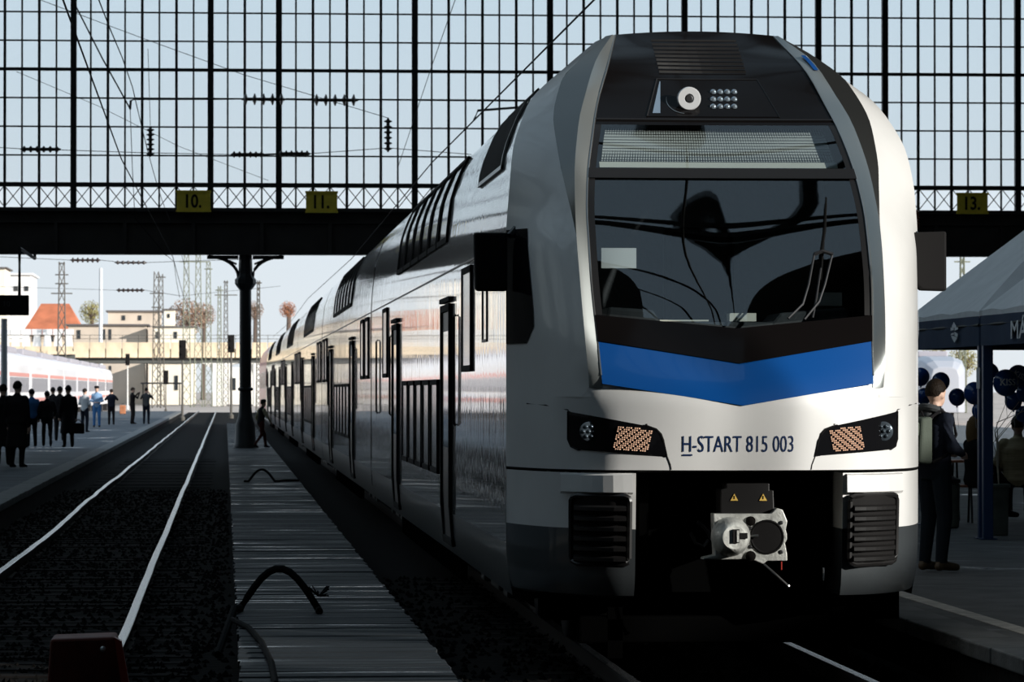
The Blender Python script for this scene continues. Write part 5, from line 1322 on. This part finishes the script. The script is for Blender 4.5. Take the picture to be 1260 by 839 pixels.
    hm.grid(rows, close=True); child('hair', hm, hair)
    if longhair:
        lh = MB(); rr_ = [[tuple(hp_(.098 * math.cos(a) * w_, -.01 + .10 * math.sin(a) * w_ - .015, z)) for a in lin(PI * .95, PI * 2.05, 12)] for z, w_ in ((.06, .95), (0, 1.08), (-.08, 1.15), (-.16, 1.1), (-.21, .9))]
        lh.grid(rr_); child('long_hair', lh, hair)
    if near:
        for s in (-1, 1):
            ey = MB(); ey.ball(hp_(s * .032, .083, .0), .011, 8, 6); child('eye', ey, 'print_white'); ey = MB(); ey.ball(hp_(s * .032, .091, .0), .005, 6, 5); child('pupil', ey, 'black_matte')
    if hat:
        ht = MB(); b = 0; ht.lathe([(.098, .055), (.106, .075), (.10, .125), (.06, .15), (.01, .155)], (0, 0, 0), 'z', 14); ht.box(-.06, .06, .06, .15, .055, .066)
        ht.v = [tuple(hp_(*v)) for v in ht.v]; child('cap', ht, hat)
    if hood:
        hd2 = MB(); c0 = tr((0, -.045, 1.475)); ring = [tuple(c0 + V((math.cos(a) * .105, math.sin(a) * .088, -.03 * math.sin(a)))) for a in lin(0, 2 * PI, 15)[:-1]]
        hd2.tube([*map(V, ring), V(ring[0])], .034, 8); hd2.ball(tuple(tr((0, -.105, 1.41))), .075, 12, 8, (1.3, .7, .85)); child('hood', hd2, hood)
    root.scale = (sc_,) * 3; root.rotation_euler = (0, 0, rz); root.location = foot
    return root, A, tr, sc_
def foot(px, py): p = atZ(px, py, ZP); return p
def pers(label, px, py, deg, h, **k):
    f = foot(px, py); return person(label, (f.x, f.y, ZP), math.radians(deg), h, **k)
G = 'people waiting on the left platform'
def crowd(*a, **k):
    r = pers(*a, **k)[0]; r['group'] = G; return r
crowd('person in a dark coat at the far left edge, back turned', 4, 573, 10, 1.76, coat=True, puffy=.3, voxel=.025)
crowd('tall person in dark jacket and trousers, nearest on the left platform', 21, 576, -25, 1.82, puffy=.4, coat=True, voxel=.025)
crowd('person in a blue jacket behind the nearest dark pair', 39, 550, 20, 1.66, top='cloth_blue', legs='cloth_black', puffy=.15)
crowd('person in dark clothes with legs apart, first of the dark group', 58, 550, 5, 1.60, pose='walk', puffy=.25)
crowd('person in dark clothes half hidden behind the dark group', 65, 538, 0, 1.72, puffy=.2)
crowd('person in black with hands together behind the long coat', 73.5, 543, -10, 1.74, pose='hold', puffy=.2)
crowd('person in a long black coat carrying a dark bag', 84, 551, 15, 1.76, coat=True, puffy=.1)
crowd('person in light grey top and dark trousers right of the long coat', 104, 532, -30, 1.68, top='cloth_lgrey', legs='cloth_navy', pose='hold')
crowd('worker all in light blue with a dark cap', 119, 526, 180, 1.78, top='cloth_lblue', legs='cloth_blue', hat='cloth_black', pose='hold')
crowd('photographer in dark blue padded jacket with elbows raised', 137, 523, 0, 1.66, top='cloth_navy', legs='cloth_black', pose='phone', puffy=.2)
crowd('photographer all in black aiming to the right', 163, 522, -70, 1.74, pose='phone')
crowd('photographer in grey sweater and dark jeans near the platform edge', 180, 522, -10, 1.72, top='cloth_grey', legs='cloth_navy', pose='phone')
hb_ = foot(96.5, 551)
bgm = thing('shoulder_bag', 'dark bag carried beside the long black coat', 'bag', (hb_.x, hb_.y, ZP + .45))
obj('body', MB().box(hb_.x - .17, hb_.x + .17, hb_.y - .07, hb_.y + .07, ZP + .40, ZP + .70), 'cloth_black', bgm, bevel=.03)
obj('handle', MB().tube(arch(Vector((hb_.x - .1, hb_.y, ZP + .68)), Vector((hb_.x + .1, hb_.y, ZP + .68)), .12, 8), .012, 5), 'cloth_black', bgm)
sb_ = foot(151, 510); cs_ = thing('suitcase', 'orange-brown suitcase standing between the photographers', 'suitcase', (sb_.x, sb_.y, ZP))
obj('shell', MB().box(sb_.x - .2, sb_.x + .2, sb_.y - .12, sb_.y + .12, ZP + .05, ZP + .62), 'leaf_orange', cs_, bevel=.04); obj('handle', MB().tube(arch(Vector((sb_.x - .1, sb_.y, ZP + .62)), Vector((sb_.x + .1, sb_.y, ZP + .62)), .1, 6), .012, 5), 'black_matte', cs_)
for dx in (-.15, .15): obj('wheel', MB().lathe([(.03, -.02), (.03, .02)], (sb_.x + dx, sb_.y, ZP + .03), 'x', 8), 'black_matte', cs_)
pers('short person in maroon and tan walking beside the iron column', 321, 551.5, -60, 1.36, pose='walk', top='cloth_black', sleeve='cloth_tan', legs='cloth_maroon', hat='cloth_black', lean=.12)
# the man with the backpack beside the train
MF = foot(1150, 703); MRZ = math.radians(-58)
man, A_, tr_, ms = person('man in dark jacket and jeans with olive backpack standing beside the train', (MF.x, MF.y, ZP), MRZ, 1.735, pose='hold', top='cloth_navy', legs='cloth_jeans', hair='hair_brown', shoes='shoe_brown', voxel=.011, hood='cloth_grey', turn=math.radians(14), puffy=.16, near=True)
bp = link(bpy.data.objects.new('backpack', None)); tag(bp, 'grey-olive backpack worn by the man beside the train', 'backpack')
def bpart(name, m_, mt, bev=.03): c = obj(name, m_, mt, None, bevel=bev); c.parent = bp; c.modifiers['bevel'].segments = 3; return c
bpart('main_pack', MB().add([(-.14, -.14, .98), (.14, -.14, .98), (.14, -.31, 1.0), (-.14, -.31, 1.0), (-.13, -.13, 1.42), (.13, -.13, 1.42), (.12, -.26, 1.40), (-.12, -.26, 1.40)], [(0, 1, 2, 3), (7, 6, 5, 4), (0, 4, 5, 1), (1, 5, 6, 2), (2, 6, 7, 3), (3, 7, 4, 0)]), 'pack_olive')
bpart('front_pocket', MB().box(-.11, .11, -.37, -.30, 1.00, 1.20), 'pack_olive'); bpart('top_pocket', MB().box(-.10, .10, -.32, -.26, 1.23, 1.37), 'pack_olive', .025)
for s in (-1, 1):
    m_ = MB().tube([(s * .10, -.15, 1.40), (s * .13, -.04, 1.475), (s * .15, .09, 1.40), (s * .16, .12, 1.25), (s * .17, -.02, 1.06), (s * .13, -.15, 1.0)], .016, 6); bpart('shoulder_strap', m_, 'cloth_black', .001)
bpart('grab_loop', MB().tube(arch(Vector((-.04, -.17, 1.415)), Vector((.04, -.17, 1.415)), .05, 6), .008, 5), 'cloth_black', .001)
bp.location = man.location; bp.rotation_euler = man.rotation_euler; bp.scale = man.scale
# people on the bench (seat height matches a hip at 0.47)
def seated(label, px, deg, **k):
    x = atY(px, 600, 46.6).x
    return person(label, (x, 46.66, ZP + .06), math.radians(deg), 1.70, pose='sit', voxel=.016, near=True, **k)
seated('seated person with light brown hair in dark clothes facing right', 1201, -75, hair='hair_blond', longhair=True, puffy=.1)
seated('seated person in an olive padded jacket, back to the camera, white shoes', 1254, -12, top='cloth_olive', legs='cloth_black', shoes='shoe_white', hair='hair_dark', puffy=.32)
